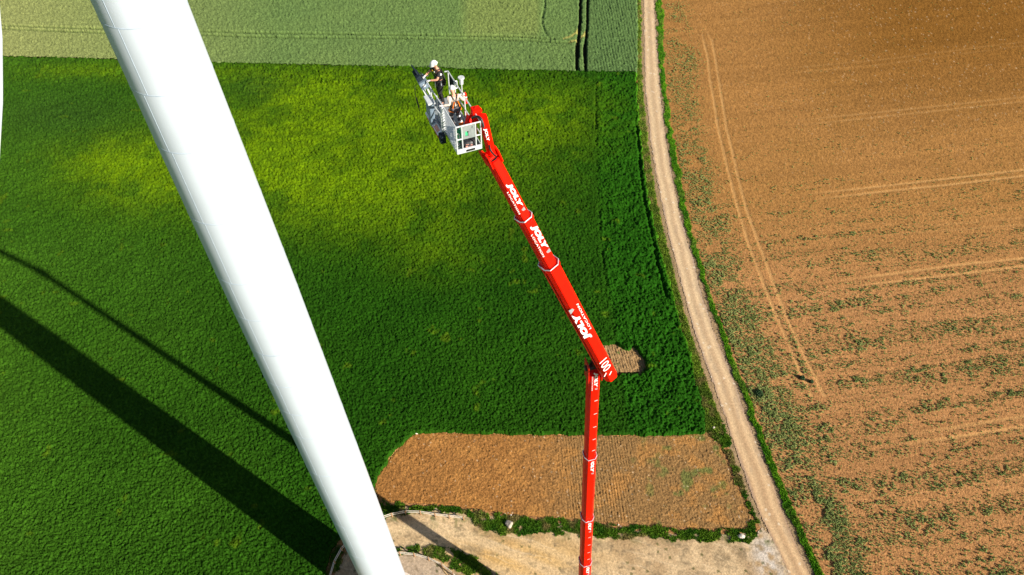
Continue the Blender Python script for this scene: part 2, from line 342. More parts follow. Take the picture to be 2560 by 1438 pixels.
# --- green crop
def crop_layer():
    n1 = fbm(GX / 1.3, GY / 1.3, 1, 3); n2 = vn(GX / 0.24, GY / 0.24, 7); n3 = vn(GX / 0.17, GY / 0.17, 8); big = fbm(GX / 7, GY / 7, 3, 3)
    strip = sstep(1488, 1500, PX - np.interp(PY, [200, 430, 580, 700, 820, 1085], [0, 2, 10, 25, 45, 80])) * sstep(150, 200, PY)
    topstrip = 1 - sstep(205 + 25, 215 + 25, PY + 0.0 * PX)
    rough = np.maximum(strip, 0.7 * (1 - sstep(200, 215, PY - (PX - 300) * 0.008)))
    sh = sstep(0.45, 0.7, n1)
    Z = 0.62 + 0.13 * (n2 - .5) * (1 + 1.2 * rough) + 0.17 * (n3 - .5) + (0.06 + 0.38 * rough) * (n1 - .5) + 0.18 * (WHITE - .5) + low
    Z -= 0.15 * (1 - sstep(0.1, 0.4, gch + .3 * (vn(GX / .6, GY / .6, 32) - .3))) * sstep(0.3, 0.8, vn(GX / 2, GY / 2, 31))
    Z -= 0.4 * (1 - sstep(0.1, 0.5, dline(GX, GY, EDGEG) + .4 * (vn(GX / .6, GY / .6, 34) - .3)))
    dark = rgb(.011, .054, .002); mid = rgb(.021, .082, .003); yel = rgb(.132, .230, .002); left = rgb(.047, .124, .008)
    # ripe yellow-green area, upper middle of the field
    def blob(cx, cy, rx, ry): return np.exp(-(((PX - cx) / rx) ** 2 + ((PY - cy) / ry) ** 2))
    y = (1.25 * blob(880, 250, 250, 70) + 1.0 * blob(980, 400, 300, 130) + .9 * blob(740, 400, 200, 130) + .9 * blob(1310, 290, 190, 85) + 1.0 * blob(380, 430, 210, 95) + .5 * blob(300, 400, 150, 60)
         + .4 * blob(1000, 520, 300, 90) + .7 * blob(330, 178, 330, 22) + .35 * blob(1080, 640, 120, 60))
    y *= (.45 + .55 * sstep(0.28, 0.52, fbm(GX / 5, GY / 5, 61, 4))) * (.82 + .18 * sstep(.3, .6, fbm(GX / 1.6, GY / 1.6, 63, 3)))
    y = np.clip(y, 0, 1) * (0.75 + 0.5 * (vn(GX / 1.0, GY / 1.0, 62) - .5))
    col = mixc(dark, mid, np.clip(0.2 + 0.9 * (big - .3), 0, 1))
    col = mixc(col, left, np.clip((900 - PX) / 900, 0, 1) * (0.55 + .6 * (fbm(GX / 12, GY / 12, 77, 3) - .3)))
    col = mixc(col, rgb(.014, .088, .003), strip * 0.6)
    col = mixc(col, yel, np.clip(y, 0, 1))
    col = mixc(col, rgb(.030, .075, .009), blob(160, 290, 220, 60) * .6 + blob(640, 215, 60, 30) * .4)
    col = mixc(col, rgb(.09, .15, .005), sstep(.76, .84, fbm(GX / 2.2, GY / 2.2, 88, 3)) * 0.5)
    edge = np.minimum(np.abs(PX - np.interp(PY, CROPE[:, 0], CROPE[:, 1])) / 8, 1)
    col = mixc(rgb(.06, .19, .006), col, np.maximum(edge, (PY > 930) * 1.0))
    col *= (.84 + .32 * fbm((GX + .8 * GY) / 9, (GY - .8 * GX) / 2.5, 93, 3))[..., None]
    col *= (0.72 + 0.55 * WHITE)[..., None]
    return Z, col
Zc, Cc = crop_layer()
p_, s_, c_ = sprinkle(cm_crop, 480000, Zc, Cc, 0.06, 0.19, KC)
p_[:, 2] -= 0.03
crop = sheet('crop_field', cm_crop, Zc, Cc, M_crop, label='lush green crop with yellowish patches filling the middle of the picture', cat='crop', x=CX_, y=CY_, tri=leaves(p_, s_, c_ * 1.1))
# --- wheat
def wheat_layer():
    n1 = fbm(GX / 1.5, GY / 1.5, 101, 3); n2 = vn(GX / 0.3, GY / 0.4, 107); rows = np.sin(GX * 2 * np.pi / 0.62 + 2.0 * vn(GX / 4, GY / 4, 5))
    rr = sstep(1475, 1495, PX)
    Z = 0.70 + 0.06 * (n1 - .5) + 0.15 * (n2 - .5) + 0.14 * (WHITE - .5) + rr * 0.06 * rows + low
    for pts, w_ in WTRAM: Z = np.where(dline(GX, GY, pts) < w_ + 0.15 * sstep(95, 118, PY) * (1 - sstep(125, 165, PY)), 0.03, Z)
    for pts in WTRAMF: Z = Z - 0.50 * (1 - sstep(0.16, 0.40, dline(GX, GY, pts)))
    for pts in [[(1362,-80),(1362,10),(1354,55),(1362,80),(1375,97)]]: Z = Z - 0.22 * (1 - sstep(0.1, 0.4, dline(GX, GY, pts)))
    col = mixc(rgb(.118, .195, .058), rgb(.150, .230, .066), fbm(GX / 10, GY / 10, 111, 3))
    col = mixc(col, rgb(.36, .36, .13), np.clip((700 - PX) / 800, 0, 1) * .75)
    col = mixc(col, rgb(.28, .30, .08), sstep(1140, 1180, PX) * (1 - sstep(1335, 1362, PX)) * (1 - sstep(70, 110, PY)) * .35)
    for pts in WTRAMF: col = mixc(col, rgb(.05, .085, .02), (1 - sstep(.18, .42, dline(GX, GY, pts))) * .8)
    col = mixc(col, rgb(.085, .155, .05), sstep(1400, 1500, PX) * .7)
    for pts in WTRAMC: col = mixc(col, rgb(.42, .36, .10), (1 - sstep(.15, .4, dline(GX, GY, pts))) * .8)
    col = mixc(col, rgb(.02, .02, .01), (Z < 0.1) * 1.0)  # dark soil in deep tramlines, with the crop's shade painted in
    col *= (0.76 + 0.48 * WHITE)[..., None]
    return Z, col
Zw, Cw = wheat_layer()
cmw_l = cm_wheat & (Zw[:-1, :-1] > 0.3) & (Zw[1:, 1:] > 0.3)
p_, s_, c_ = sprinkle(cmw_l, 90000, Zw, Cw, 0.10, 0.26, KC)
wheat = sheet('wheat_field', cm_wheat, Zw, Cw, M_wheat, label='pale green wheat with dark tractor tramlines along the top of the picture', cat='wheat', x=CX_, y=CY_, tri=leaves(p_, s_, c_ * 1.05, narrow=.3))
TALL[0] = None
# --- verges of grass
cm_right = cells([(a, y) for y, a, b in VERGE] + [(b, y) for y, a, b in VERGE[::-1]], 4.5, 1.6, 33)
LV = [(x, y) for x, y in [(1592, -120), (1592, 60), (1590, 182)]] + [(x - 7, y) for y, x in CROPE[1:]] + [(1790, 1086)]
LVR = [(float(road_L(y)) - d, y) for y, d in [(-120, 3), (0, 3), (182, 4), (300, 5), (400, 6), (500, 7), (600, 7), (700, 7), (800, 8), (900, 9), (1000, 10), (1050, 12), (1090, 14)]]
cm_left = cells(LV + LVR[::-1], 2.5, 0.9, 44) 
cm_outer = cells(OUTER_P, 8.0, 0.7, 55) & ~cm_left & (fbm(GX / 1.1, GY / .9, 351, 3) > .33)[:-1, :-1]
cm_inner = cells(INNER_P, 9.0, 0.7, 66) & (fbm(GX / 1.0, GY / .9, 352, 3) > .44 - .10 * sstep(1050, 1200, PX))[:-1, :-1]
def grass_layer(hi, c1, c2, seed, dry=.25):
    n1 = fbm(GX / 1.0, GY / 1.0, seed, 3); n2 = vn(GX / .3, GY / .3, seed + 5)
    Z = hi * (0.45 + 0.9 * (n1 - .3) + .5 * (n2 - .5) + .35 * (WHITE - .5)); Z = np.maximum(Z, 0.02) + low
    col = mixc(rgb(*c1), rgb(*c2), sstep(.3, .7, n1)); col = mixc(col, rgb(.22, .17, .06), sstep(.55, .72, fbm(GX / 1.8, GY / 1.8, seed + 9, 3)) * dry)
    return Z, col * (0.7 + .6 * WHITE)[..., None]
def add_grass(cm, hi, c1, c2, seed, n, label, dry=.25, size=(.10, .28)):
    Z, col = grass_layer(hi, c1, c2, seed, dry)
    p, s, c = sprinkle(cm, n, Z, col, *size)
    return sheet('grass_verge', cm, Z, col, M_grass, label=label, cat='grass', tri=leaves(p, s, c * 1.1, narrow=.35))
add_grass(cm_right, .15, (.040, .145, .006), (.095, .24, .008), 201, 26000, 'bright green grass strip between the track and the big brown field', .2)
add_grass(cm_left, .15, (.075, .13, .014), (.14, .21, .02), 222, 26000, 'olive green grass strip between the green crop and the track', .75)
add_grass(cm_outer, .13, (.030, .095, .006), (.08, .16, .010), 244, 38000, 'dark green weedy grass around the small brown plot and gravel yard', .9)
add_grass(cm_inner, .15, (.045, .11, .008), (.10, .17, .012), 266, 15000, 'patchy grass crescent beside the inner wooden fence on the gravel yard', .6)
# --- road and yard
road_poly = [(a, y) for y, a, b in ROAD] + [(b, y) for y, a, b in ROAD[::-1]]
cm_road = cells(road_poly, 1.6, .7, 71)
t = (PX - road_L(PY)) / (road_R(PY) - road_L(PY)); tt = t + .08 * (vn(GX / 3, GY / 3, 72) - .5)
Zr = 0.05 - 0.025 * np.exp(-((tt - .25) / .13) ** 2) - 0.025 * np.exp(-((tt - .74) / .13) ** 2) + .015 * (vn(GX / .3, GY / .3, 73) - .5) + .012 * (WHITE - .5) + low
wheel = np.exp(-((tt - .27) / .15) ** 2) + np.exp(-((tt - .74) / .15) ** 2)
Cr = mixc(rgb(.49, .335, .20), rgb(.70, .51, .31), np.clip(wheel * .9 + .2 * (fbm(GX / 1.5, GY / 1.5, 75, 3) - .5), 0, 1))
edge = np.clip(1 - np.minimum(tt, 1 - tt) / .13, 0, 1); Cr = mixc(Cr, rgb(.37, .28, .23), edge * .7)
Cr = mixc(Cr, rgb(.80, .70, .55), (_h(np.floor(GX / .28), np.floor(GY / .28), 78) > .985) * .7)
Cr = Cr * (1 - rgb(.06, .12, .18) * sstep(700, 1300, PY)[..., None]); Cr = mixc(Cr, rgb(.42, .31, .21), sstep(.55, .75, fbm(GX / .8, GY / 2.5, 371, 3)) * .45)
Cr = Cr * (.90 + .20 * WHITE)[..., None]
road = sheet('road', cm_road, Zr, Cr, M_road, skirt=False, kind='structure')
cm_plot = cells(PLOT_P, 3.0, .45, 91) & ~cm_crop & ~cm_left
cm_pad = cells(PAD_P, 3.0, 1.2, 81) & ~cm_road & ~cm_crop & ~cm_plot
Zp = .05 + .05 * (fbm(GX / 2, GY / 2, 82, 3) - .5) + .03 * (WHITE - .5) * 1.0 + low
a = fbm(GX / 3, GY / 3, 84, 4)
Cp = mixc(rgb(.41, .28, .155), rgb(.60, .435, .255), sstep(.35, .62, a))
Cp = mixc(Cp, rgb(.60, .35, .10), np.exp(-(((PX - 1290) / 190) ** 2 + ((PY - 1395) / 55) ** 2)) * .75)
Cp = mixc(Cp, rgb(.30, .22, .13), sstep(.56, .72, fbm(GX / 2.1, GY / 1.1, 86, 4)) * .6)
Cp = mixc(Cp, rgb(.22, .15, .08), np.exp(-(((PX - 1845) / 55) ** 2 + ((PY - 1378) / 26) ** 2)) * .8 * sstep(.3, .6, fbm(GX / .8, GY / .8, 87, 3)))
Cp = mixc(Cp, rgb(.42, .33, .25), (np.hypot(PX - 1010, (PY - 1500) * 1.0) < 120) * .8)
Cp = mixc(Cp, rgb(.62, .55, .48), np.clip(1.3 * np.exp(-(((PX - 1915 - .35 * (PY - 1390)) / 32) ** 2 + ((PY - 1400) / 70) ** 2)), 0, 1) * sstep(.25, .55, fbm(GX / .8, GY / .8, 189, 3)) * .85)
tuft = sstep(.52, .75, fbm(GX / .9, GY / .9, 187, 3)) * (1 - sstep(1318, 1352, PY - (PX - 1000) * .03)); Cp = mixc(Cp, rgb(.10, .12, .03), tuft * .8)
Cp = mixc(Cp, rgb(.05, .07, .015), (_h(np.floor(GX / .3), np.floor(GY / .3), 89) > .985) * .7)
pth = dline(GX, GY, [(960, 1330), (1030, 1318), (1100, 1320), (1180, 1345), (1280, 1385), (1400, 1440), (1550, 1500)])
Cp = mixc(Cp, rgb(.66, .48, .28), np.exp(-((pth - .2) / .5) ** 2) * .7)
Cp = mixc(Cp, rgb(.66, .49, .29), np.exp(-((pth - 2.0) / .5) ** 2) * .4)
Cp = mixc(Cp, rgb(.20, .15, .09), sstep(.60, .78, fbm(GX / .7, GY / .5, 191, 3)) * .55)
ruts = np.abs(np.sin((GX * .35 + GY) * 2.2 + 2 * fbm(GX / 3, GY / 3, 192, 3))); Cp = mixc(Cp, rgb(.72, .57, .38), (1 - sstep(0, .25, ruts)) * .35 * sstep(.5, .6, fbm(GX / 4, GY / 4, 193, 2)))
Cp = Cp * (.78 + .44 * WHITE)[..., None]
pad = sheet('gravel_path', cm_pad, Zp, Cp, M_road, skirt=False, kind='structure')
# --- small ploughed plot and bare patch
rowsx = np.sin((GX + .05 * GY) * 2 * np.pi / .34 + 1.5 * vn(GX / 2, GY / 2, 92))
rw = np.clip(sstep(1380, 1430, PX) * (1 - .8 * sstep(1560, 1600, PX)), 0, 1) + .12 * sstep(1130, 1260, PX)
clod = vn(GX / .16, GY / .16, 93) * .6 + vn(GX / .32, GY / .32, 94) * .4
Zq = .05 + .12 * (clod - .4) * (1 - .3 * rw) + .08 * (WHITE - .5) + rw * .028 * rowsx + low
Cq = mixc(rgb(.325, .150, .045), rgb(.275, .155, .060), sstep(1250, 1500, PX)); Cq = mixc(Cq, rgb(.43, .205, .06), sstep(.5, .75, fbm(GX / 1.6, GY / 1.6, 95, 3)) * .6)
Cq = mixc(Cq, rgb(.10, .16, .04), sstep(.60, .74, fbm(GX / 1.5, GY / 1.5, 96, 4)) * sstep(1480, 1720, PX) * .7)
Cq = mixc(Cq, rgb(.62, .48, .32), (_h(np.floor(GX / .14), np.floor(GY / .14), 97) > .992) * .6)
Cq = Cq * (.72 + .56 * WHITE)[..., None]
plot = sheet('ploughed_ground', cm_plot, Zq, Cq, M_plot, kind='structure')
Zs = .04 + .12 * (vn(GX / .25, GY / .25, 98) - .4) + .06 * (WHITE - .5) + .05 * np.sin((GX + .15 * GY) * 2 * np.pi / .36) + low
Cs = mixc(rgb(.26, .15, .065), rgb(.42, .27, .13), WHITE); Cs = mixc(Cs, rgb(.08, .14, .03), sstep(.62, .72, fbm(GX / .9, GY / .9, 198, 3)) * .8)
bare = sheet('bare_soil_patch', cm_patch, Zs, Cs, M_plot, kind='structure')
# --- the ground itself: the big brown field and the earth under everything else
other = cm_crop | cm_wheat | cm_road | cm_pad | cm_plot | cm_patch
clod = vn(GX / .2, GY / .2, 301) * .6 + vn(GX / .45, GY / .45, 302) * .4
Zg = .035 * (clod - .5) + .06 * (WHITE - .5)
Cg = mixc(rgb(.375, .185, .060), rgb(.325, .162, .048), fbm(GX / 9, GY / 9, 303, 3))
Cg = mixc(Cg, rgb(.185, .080, .012), (1 - sstep(60, 420, PY - (2560 - PX) * -.0)) * sstep(1750, 2300, PX) * .75)
Cg = mixc(Cg, rgb(.435, .215, .088), sstep(450, 800, PY) * .8)
band = fbm((GY - GX * .152) / 1.6, (GX + GY * .152) / 30, 305, 3); Cg = Cg * (0.86 + .28 * band)[..., None]
till = .5 + .5 * np.sin((GY - GX * .152) * 2 * np.pi / .9 + 1.5 * fbm(GX / 5, GY / 5, 309, 2)); Cg = Cg * (1 - .13 * till * sstep(500, 900, PY) * sstep(1850, 2100, PX))[..., None]
Cg = Cg * (.72 + .56 * WHITE)[..., None]
trk = np.zeros(PX.shape)
for pts in TRAM: trk = np.maximum(trk, (1 - sstep(.14, .36, dline(GX, GY, pts) + .14 * (vn(GX / .5, GY / .5, 323) - .5))) * (.70 + .6 * (fbm(GX / 2.5, GY / 2.5, 324, 3) - .3)) * sstep(60, 130, PY))
for pts, k in TRAMH:
    g0 = G(*pts[0]); fade = sstep(0, 14, np.hypot(GX - g0.x, GY - g0.y)) * (.65 + .6 * (fbm(GX / 2.5, GY / 2.5, 321, 3) - .3))
    trk = np.maximum(trk, 1.25 * (1 - sstep(.12, .34, dline(GX, GY, pts) + .12 * (vn(GX / .5, GY / .5, 322) - .5))) * k * np.clip(fade, 0, 1))
trk = np.clip(trk, 0, 1)
Zg = Zg * (1 - .7 * trk) - .05 * trk
lug = .5 + .5 * np.sign(np.sin(GX * 2 * np.pi / .45))
Cg = mixc(Cg, rgb(.60, .34, .13), trk * .7 * (.75 + .25 * lug))
Cg = mixc(Cg, rgb(.62, .45, .27), (_h(np.floor(GX / .2), np.floor(GY / .2), 306) > .990) * .55 * (.3 + .7 * sstep(1700, 2300, PX) * (1 - sstep(200, 500, PY))))
vo = np.zeros((NR, NC), np.int8); vo[:-1, :-1] += other; vo[1:, :-1] += other; vo[:-1, 1:] += other; vo[1:, 1:] += other
Zg = Zg + low; Zg[vo == 4] = -.35
Zg[0, :] = Zg[-1, :] = -.1; Zg[:, 0] = Zg[:, -1] = -.1
Cg = mixc(Cg, rgb(.30, .24, .15), (np.abs(t - .5) < .72) * .7)
# far land, down to the horizon, in the same sheet
idx = np.arange(NR * NC, dtype=np.int32).reshape(NR, NC); co = np.stack([GX, GY, Zg], -1).reshape(-1, 3)
q = np.stack([idx[:-1, :-1], idx[1:, :-1], idx[1:, 1:], idx[:-1, 1:]], -1).reshape(-1, 4)
cx = [G(-225, -95), G(2795, -95), G(2795, 1624), G(-225, 1624)]
far = [(c.x * .997, c.y + .25 * (-1 if i < 2 else 1), -.13) for i, c in enumerate(cx)] + [(-3500, 4500, -.13), (3500, 4500, -.13), (3500, -2500, -.13), (-3500, -2500, -.13)]
nb_ = NR * NC; q = np.concatenate([q, np.array([[nb_ + 4 + i, nb_ + 4 + (i + 1) % 4, nb_ + (i + 1) % 4, nb_ + i] for i in range(4)], np.int32)])
ground = build('ground', np.concatenate([co, np.array(far)]), q, np.concatenate([Cg.reshape(-1, 3), np.tile([[.10, .16, .03]], (8, 1))]), M_soil, None, None, 'structure')

# ---------------------------------------------------------------- seedlings on the brown field
def rosette(n, s, h):
    bm = bmesh.new()
    for k in range(n):
        a = 2 * math.pi * (k + random.uniform(-.3, .3)) / n; L = s * random.uniform(.6, 1.1); z = h * random.uniform(.5, 1.1); wd = s * .32
        d = Vector((math.cos(a), math.sin(a), 0)); q = Vector((-d.y, d.x, 0))
        p = [Vector((0, 0, 0)) + d * .02, d * L * .55 + q * wd + Vector((0, 0, z)), d * L + Vector((0, 0, z * .75)), d * L * .55 - q * wd + Vector((0, 0, z))]
        f = bm.faces.new([bm.verts.new(v) for v in p])
    me = bpy.data.meshes.new('seedling'); bm.to_mesh(me); bm.free(); me.materials.append(M_leafy); return me
protos = [rosette(random.choice([6, 7, 8]), .135, .19) for _ in range(8)]
N = 230000
sx = RNG.uniform(1650, 2600, N); sy = RNG.uniform(-20, 1500, N)
v_ = (sy - 719) / F; z_ = H / (SP + v_ * CP); X_ = (sx - 1280) / F * z_; Y_ = (CP - v_ * SP) * z_
vr = np.interp(sy, VERGE[:, 0], VERGE[:, 2]); dd = (sx - vr) / (F / z_)      # metres from the verge
rowc = (Y_ - X_ * .152)
rown = fbm(rowc / 1.15, (X_ + Y_ * .152) / 22, 401, 2); clump = fbm(X_ / 2.2, Y_ / 2.2, 402, 3)
pl_ = vn(X_ / .5, Y_ / .5, 407)
main = (sstep(.42, .74, rown * .82 + clump * .18) * (0.03 + .60 * sstep(300, 640, sy)) + .11 * sstep(300, 800, sy) + .010) * (.45 + .9 * sstep(.35, .7, pl_)) * (1 - .35 * sstep(900, 1300, sy))
lane = np.exp(-((dd - 2.6) / 2.4) ** 2) * sstep(.30, .55, fbm(X_ / 2.5, Y_ / 2.5, 403, 3)) * (1 - sstep(950, 1150, sy) * .6) * 2.3 * np.where(sy < 250, .6, 1.0)
lane = lane * np.where((sy > 480) & (sy < 930), 1.25, 1.0) + 1.6 * np.exp(-(((sx - 1715) / 28) ** 2 + ((sy - 170) / 45) ** 2)) + 2.5 * np.exp(-(((sx - 1925) / 22) ** 2 + ((sy - 1015) / 45) ** 2)) * (dd > .6)
dens = (main + lane) * (dd > .15)
for pts in TRAM: dens *= np.where(dline(X_, Y_, pts) < .3, .15, 1)
for pts, k in TRAMH: dens *= np.where(dline(X_, Y_, pts) < .28, 1 - .9 * k, 1)
keep = RNG.random(N) < np.clip(dens, 0, 1) * .72
kx, ky, kz, kl = X_[keep], Y_[keep], z_[keep], lane[keep]
ks = RNG.uniform(.45, 1.1, len(kx)) ** 1.0 * (0.86 + .3 * (clump[keep] > .55)) * (1 + .15 * np.clip(kl, 0, 1))
inframe = (sx[keep] > 0) & (sx[keep] < 2555) & (sy[keep] > 5) & (sy[keep] < 1432)
order = np.argsort(-(ks / kz) * inframe)
gnd = lambda x, y: 0.15 * (fbm(np.array([x / 25]), np.array([y / 25]), 50, 2)[0] - .5) - .01
for i in order[:300]:
    o = bpy.data.objects.new('seedling', protos[i % 8]); C.objects.link(o)
    o.location = (kx[i], ky[i], gnd(kx[i], ky[i])); o.rotation_euler.z = RNG.uniform(0, 6.28); s = ks[i] * 1.1; o.scale = (s, s, s)
    tag(o, 'small grey green seedling on the big brown field right of the track', 'seedling', 'seedlings scattered over the big brown field')
vs, fs = [], []; base = 0
pv = [np.array([v.co[:] for v in m.vertices]) for m in protos]; pf = [[list(f.vertices) for f in m.polygons] for m in protos]
rest = order[300:]; lush = []
gz = 0.15 * (fbm(kx / 25, ky / 25, 50, 2) - .5) - .01
for i in rest:
    k = int(i % 8); a = RNG.uniform(0, 6.28); ca, sa = math.cos(a) * ks[i], math.sin(a) * ks[i]; q = pv[k]
    vs.append(np.stack([q[:, 0] * ca - q[:, 1] * sa + kx[i], q[:, 0] * sa + q[:, 1] * ca + ky[i], q[:, 2] * ks[i] + gz[i]], 1))
    fs += [[base + j for j in f] for f in pf[k]]; base += len(q); lush += [1 if kl[i] > .3 and (i * 7) % 10 > 2 else 0] * len(pf[k])
me = bpy.data.meshes.new('seedlings'); me.from_pydata(np.concatenate(vs).tolist(), [], fs)
me.polygons.foreach_set('material_index', np.array(lush, np.int32))
tag(link('seedlings', me, [M_leafy, M_lush]), 'countless tiny grey green seedlings in loose rows across the big brown field', 'seedlings', kind='stuff')
print('SEEDLINGS', len(kx))

# leafy bushes
def leaf_ball(bm, r, h, n, s):
    for _ in range(n):
        a = random.uniform(0, 6.28); rr = r * math.sqrt(random.random()); z = h * random.uniform(.1, 1) * math.sqrt(max(0, 1 - (rr / r) ** 2) + .05)
        c = Vector((rr * math.cos(a), rr * math.sin(a), z)); d = Vector((random.gauss(0, 1), random.gauss(0, 1), random.gauss(0, .6))).normalized() * s * random.uniform(.6, 1.3)
        q = d.cross(Vector((random.gauss(0, 1), random.gauss(0, 1), random.gauss(0, 1)))).normalized() * s * .4
        bm.faces.new([bm.verts.new(c - d * .5), bm.verts.new(c + q), bm.verts.new(c + d * .5), bm.verts.new(c - q)])
def bush(px, py, r, h, n, label):
    g = G(px, py); t_ = empty('bush', g); tag(t_, label, 'bush')
    b = bmesh.new(); leaf_ball(b, r, h, n, .16); bobj('foliage', b, M_bush, t_)
    b = bmesh.new()
    for k in range(5):
        a = k * 1.26; tube(b, (0, 0, -.1), (r * .5 * math.cos(a), r * .5 * math.sin(a), h * .6), .02, 5, .008)
    bobj('stem', b, M_wood, t_)
bush(2005, 946, .34, .5, 420, 'dark green bush at the end of the tractor tracks on the brown field')
bush(2028, 955, .26, .4, 260, 'smaller dark green bush just right of the dark bush on the brown field')
bush(1897, 985, .55, .55, 600, 'low dark bush patch beside the track at the edge of the brown field')

# ---------------------------------------------------------------- stones
def rock(name, px, py, sx_, sy_, sz_, m, label, cat, seed, group=None, flat=0.0):
    random.seed(seed); b = bmesh.new(); bmesh.ops.create_icosphere(b, subdivisions=3, radius=1)
    ph = [Vector((random.gauss(0, 1), random.gauss(0, 1), random.gauss(0, 1))).normalized() for _ in range(11)]
    for v in b.verts:
        n = v.co.normalized(); r = 1.0
        for p in ph:
            k = n.dot(p)
            if k > .72: r = min(r, .72 / k)
        v.co = Vector((n.x * r * sx_, n.y * r * sy_, max(n.z * r, -.3) * sz_)) * random.uniform(.985, 1.015)
    g = G(px, py); g.z = gnd(g.x, g.y) + .12 * sz_
    o = bobj(name, b, m); o.location = g; o.rotation_euler.z = random.uniform(-.4, .4); tag(o, label, cat, group)
    return o
rock('boulder', 1273, 1312, .50, .55, .75, M_stone, 'upright grey boulder in the weedy strip left of the red boom', 'boulder', 4)
rock('boulder', 1852, 1342, .52, .36, .30, M_chalk, 'pale flat boulder in the grass corner beside the track', 'boulder', 9)
rock('stone', 1040, 1083, .34, .20, .22, M_chalk, 'white stone at the upper left corner of the ploughed plot', 'stone', 12)
rock('stone', 1784, 1069, .22, .26, .22, M_chalk, 'white stone in the grass at the upper right corner of the ploughed plot', 'stone', 13)
rock('stone', 1832, 1347, .22, .14, .12, M_chalk, 'small pale slab just left of the flat boulder by the track', 'stone', 14)
random.seed(5)
pts = [(1256,1272),(1258,1280),(1262,1284),(1270,1283),(1277,1288),(1291,1290),(1264,1291),(1250,1290),(1300,1294),(1546,1312),(1552,1316),(1556,1320),(1061,1277),(1075,1281),(1098,1285),(1135,1287),(1160,1284),(1152,1281),(962,1283),(970,1287),(978,1281),(1590,1322),(1604,1318)]
ORD = ['first', 'second', 'third', 'fourth', 'fifth', 'sixth', 'seventh', 'eighth', 'ninth', 'tenth']
CL = [[p for p in pts if p[0] < 1200], [p for p in pts if 1200 <= p[0] < 1400], [p for p in pts if p[0] >= 1400]]
WHERE = ['in weeds behind the long curved fence', 'in weeds around the upright grey boulder', 'in weeds right of the red boom']
k_ = 0
for cl, wh in zip(CL, WHERE):
    for n_, (x, y) in enumerate(sorted(cl)):
        s = random.uniform(.08, .17); k_ += 1
        rock('stone', x, y, s, s * .8, s * .8, M_chalk, '%s small white stone from left %s' % (ORD[n_], wh), 'stone', 30 + k_, 'small white stones in the weeds below the ploughed plot')

# ---------------------------------------------------------------- wooden fences
def fence(pts, label):
    g = [G(*p) for p in pts]
    t_ = empty('wooden_fence', g[0]); tag(t_, label, 'fence'); t_.location.z = 0
    for p in g:
        b = bmesh.new(); box(b, (-.055, -.055, -.2), (.055, .055, 1.12), bev=.012)
        o = bobj('post', b, M_wood, t_); o.location = p - t_.location; o.rotation_euler.z = random.uniform(-.3, .3)
    for zr in (1.02, .62):
        for a, c in zip(g[:-1], g[1:]):
            b = bmesh.new(); d = c - a; L = d.length; m = Matrix.Translation(a + Vector((0, 0, zr)) - t_.location) @ d.to_track_quat('X', 'Z').to_matrix().to_4x4()
            box(b, (.06, -.02, -.055), (L - .06, .02, .055), m, bev=.01)
            bobj('rail', b, M_rail, t_)
fence([(820, 1530), (822, 1490), (828, 1448), (839, 1411), (857, 1378), (881, 1352), (910, 1327), (944, 1305), (981, 1293), (1015, 1286), (1052, 1287), (1089, 1293), (1124, 1297), (1160, 1301)],
      'long curved wooden fence passing behind the white tower to the ploughed plot')
fence([(964, 1393), (1001, 1389), (1037, 1392), (1073, 1402), (1106, 1418), (1134, 1440), (1156, 1468), (1170, 1500)], 'short curved wooden fence on the gravel yard right of the white tower foot')

# ---------------------------------------------------------------- wind turbine
TX, TY = -12.70, 22.70
turb = empty('wind_turbine', (TX, TY, 0)); tag(turb, 'huge white wind turbine tower crossing the left half with one blade at the left edge', 'wind turbine')
TOPZ = 73.9; HUBZ = 75.4
def trad(z): return float(np.interp(z, [0, 7.8, 30, 51, 66, TOPZ], [2.10, 2.02, 1.88, 1.69, 1.44, 1.34]))
b = bmesh.new(); nseg = 128; rings = []
zz = sorted(set([-.3] + [TOPZ * i / 60 for i in range(61)]))
for z in zz: rings.append([(trad(max(z, 0)) * math.cos(2 * math.pi * k / nseg), trad(max(z, 0)) * math.sin(2 * math.pi * k / nseg), z) for k in range(nseg)])
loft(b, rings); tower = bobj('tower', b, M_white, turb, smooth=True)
# weld rings and plate joints (heights read where the rings cross the tower)
ringz = []
for py in (20, 184, 325, 500, 648, 738, 826, 905, 975, 1035, 1130, 1262, 1340):
    v = (py - 719) / F; z_ = TY / (CP - v * SP); ringz.append(H - z_ * (SP + v * CP) )
b = bmesh.new()
for i, z in enumerate(ringz):
    hw = .06 if i == 6 else .03; pr = .006; r = trad(z)
    rr = [[(ra * math.cos(2 * math.pi * k / nseg), ra * math.sin(2 * math.pi * k / nseg), zq) for k in range(nseg)] for ra, zq in ((trad(z - hw) - .02, z - hw), (trad(z - hw * .6) + pr, z - hw * .6), (trad(z + hw * .6) + pr, z + hw * .6), (trad(z + hw) - .02, z + hw))]
    loft(b, rr, cap=False)
allz = [TOPZ - .3] + ringz + [.3]
for i in range(len(allz) - 1):
    if allz[i] < 20 and i % 2: continue
    a = R([252, 256, 249, 253, 255, 250, 254, 251][i % 8]); z1, z0 = allz[i], allz[i + 1]; n = 6; rr = []
    for k in range(n + 1):
        z = z0 + (z1 - z0) * k / n; r = trad(z); da = .014 / r
        rr.append([((r + q) * math.cos(a + s * da), (r + q) * math.sin(a + s * da), z) for q, s in ((-.02, -1), (.007, -.5), (.007, .5), (-.02, 1))])
    loft(b, rr, cap=False)
bobj('weld_seam', b, M_seam, tower, smooth=False)
# small lifting bolts beside the flange
b = bmesh.new()
for az, z in ((205, ringz[6] + .8), (213, ringz[6] - 1.1)):
    r = trad(z); a = R(az); tube(b, (r * math.cos(a), r * math.sin(a), z), ((r + .03) * math.cos(a), (r + .03) * math.sin(a), z), .035, 10)
bobj('bolt', b, M_steel, tower)
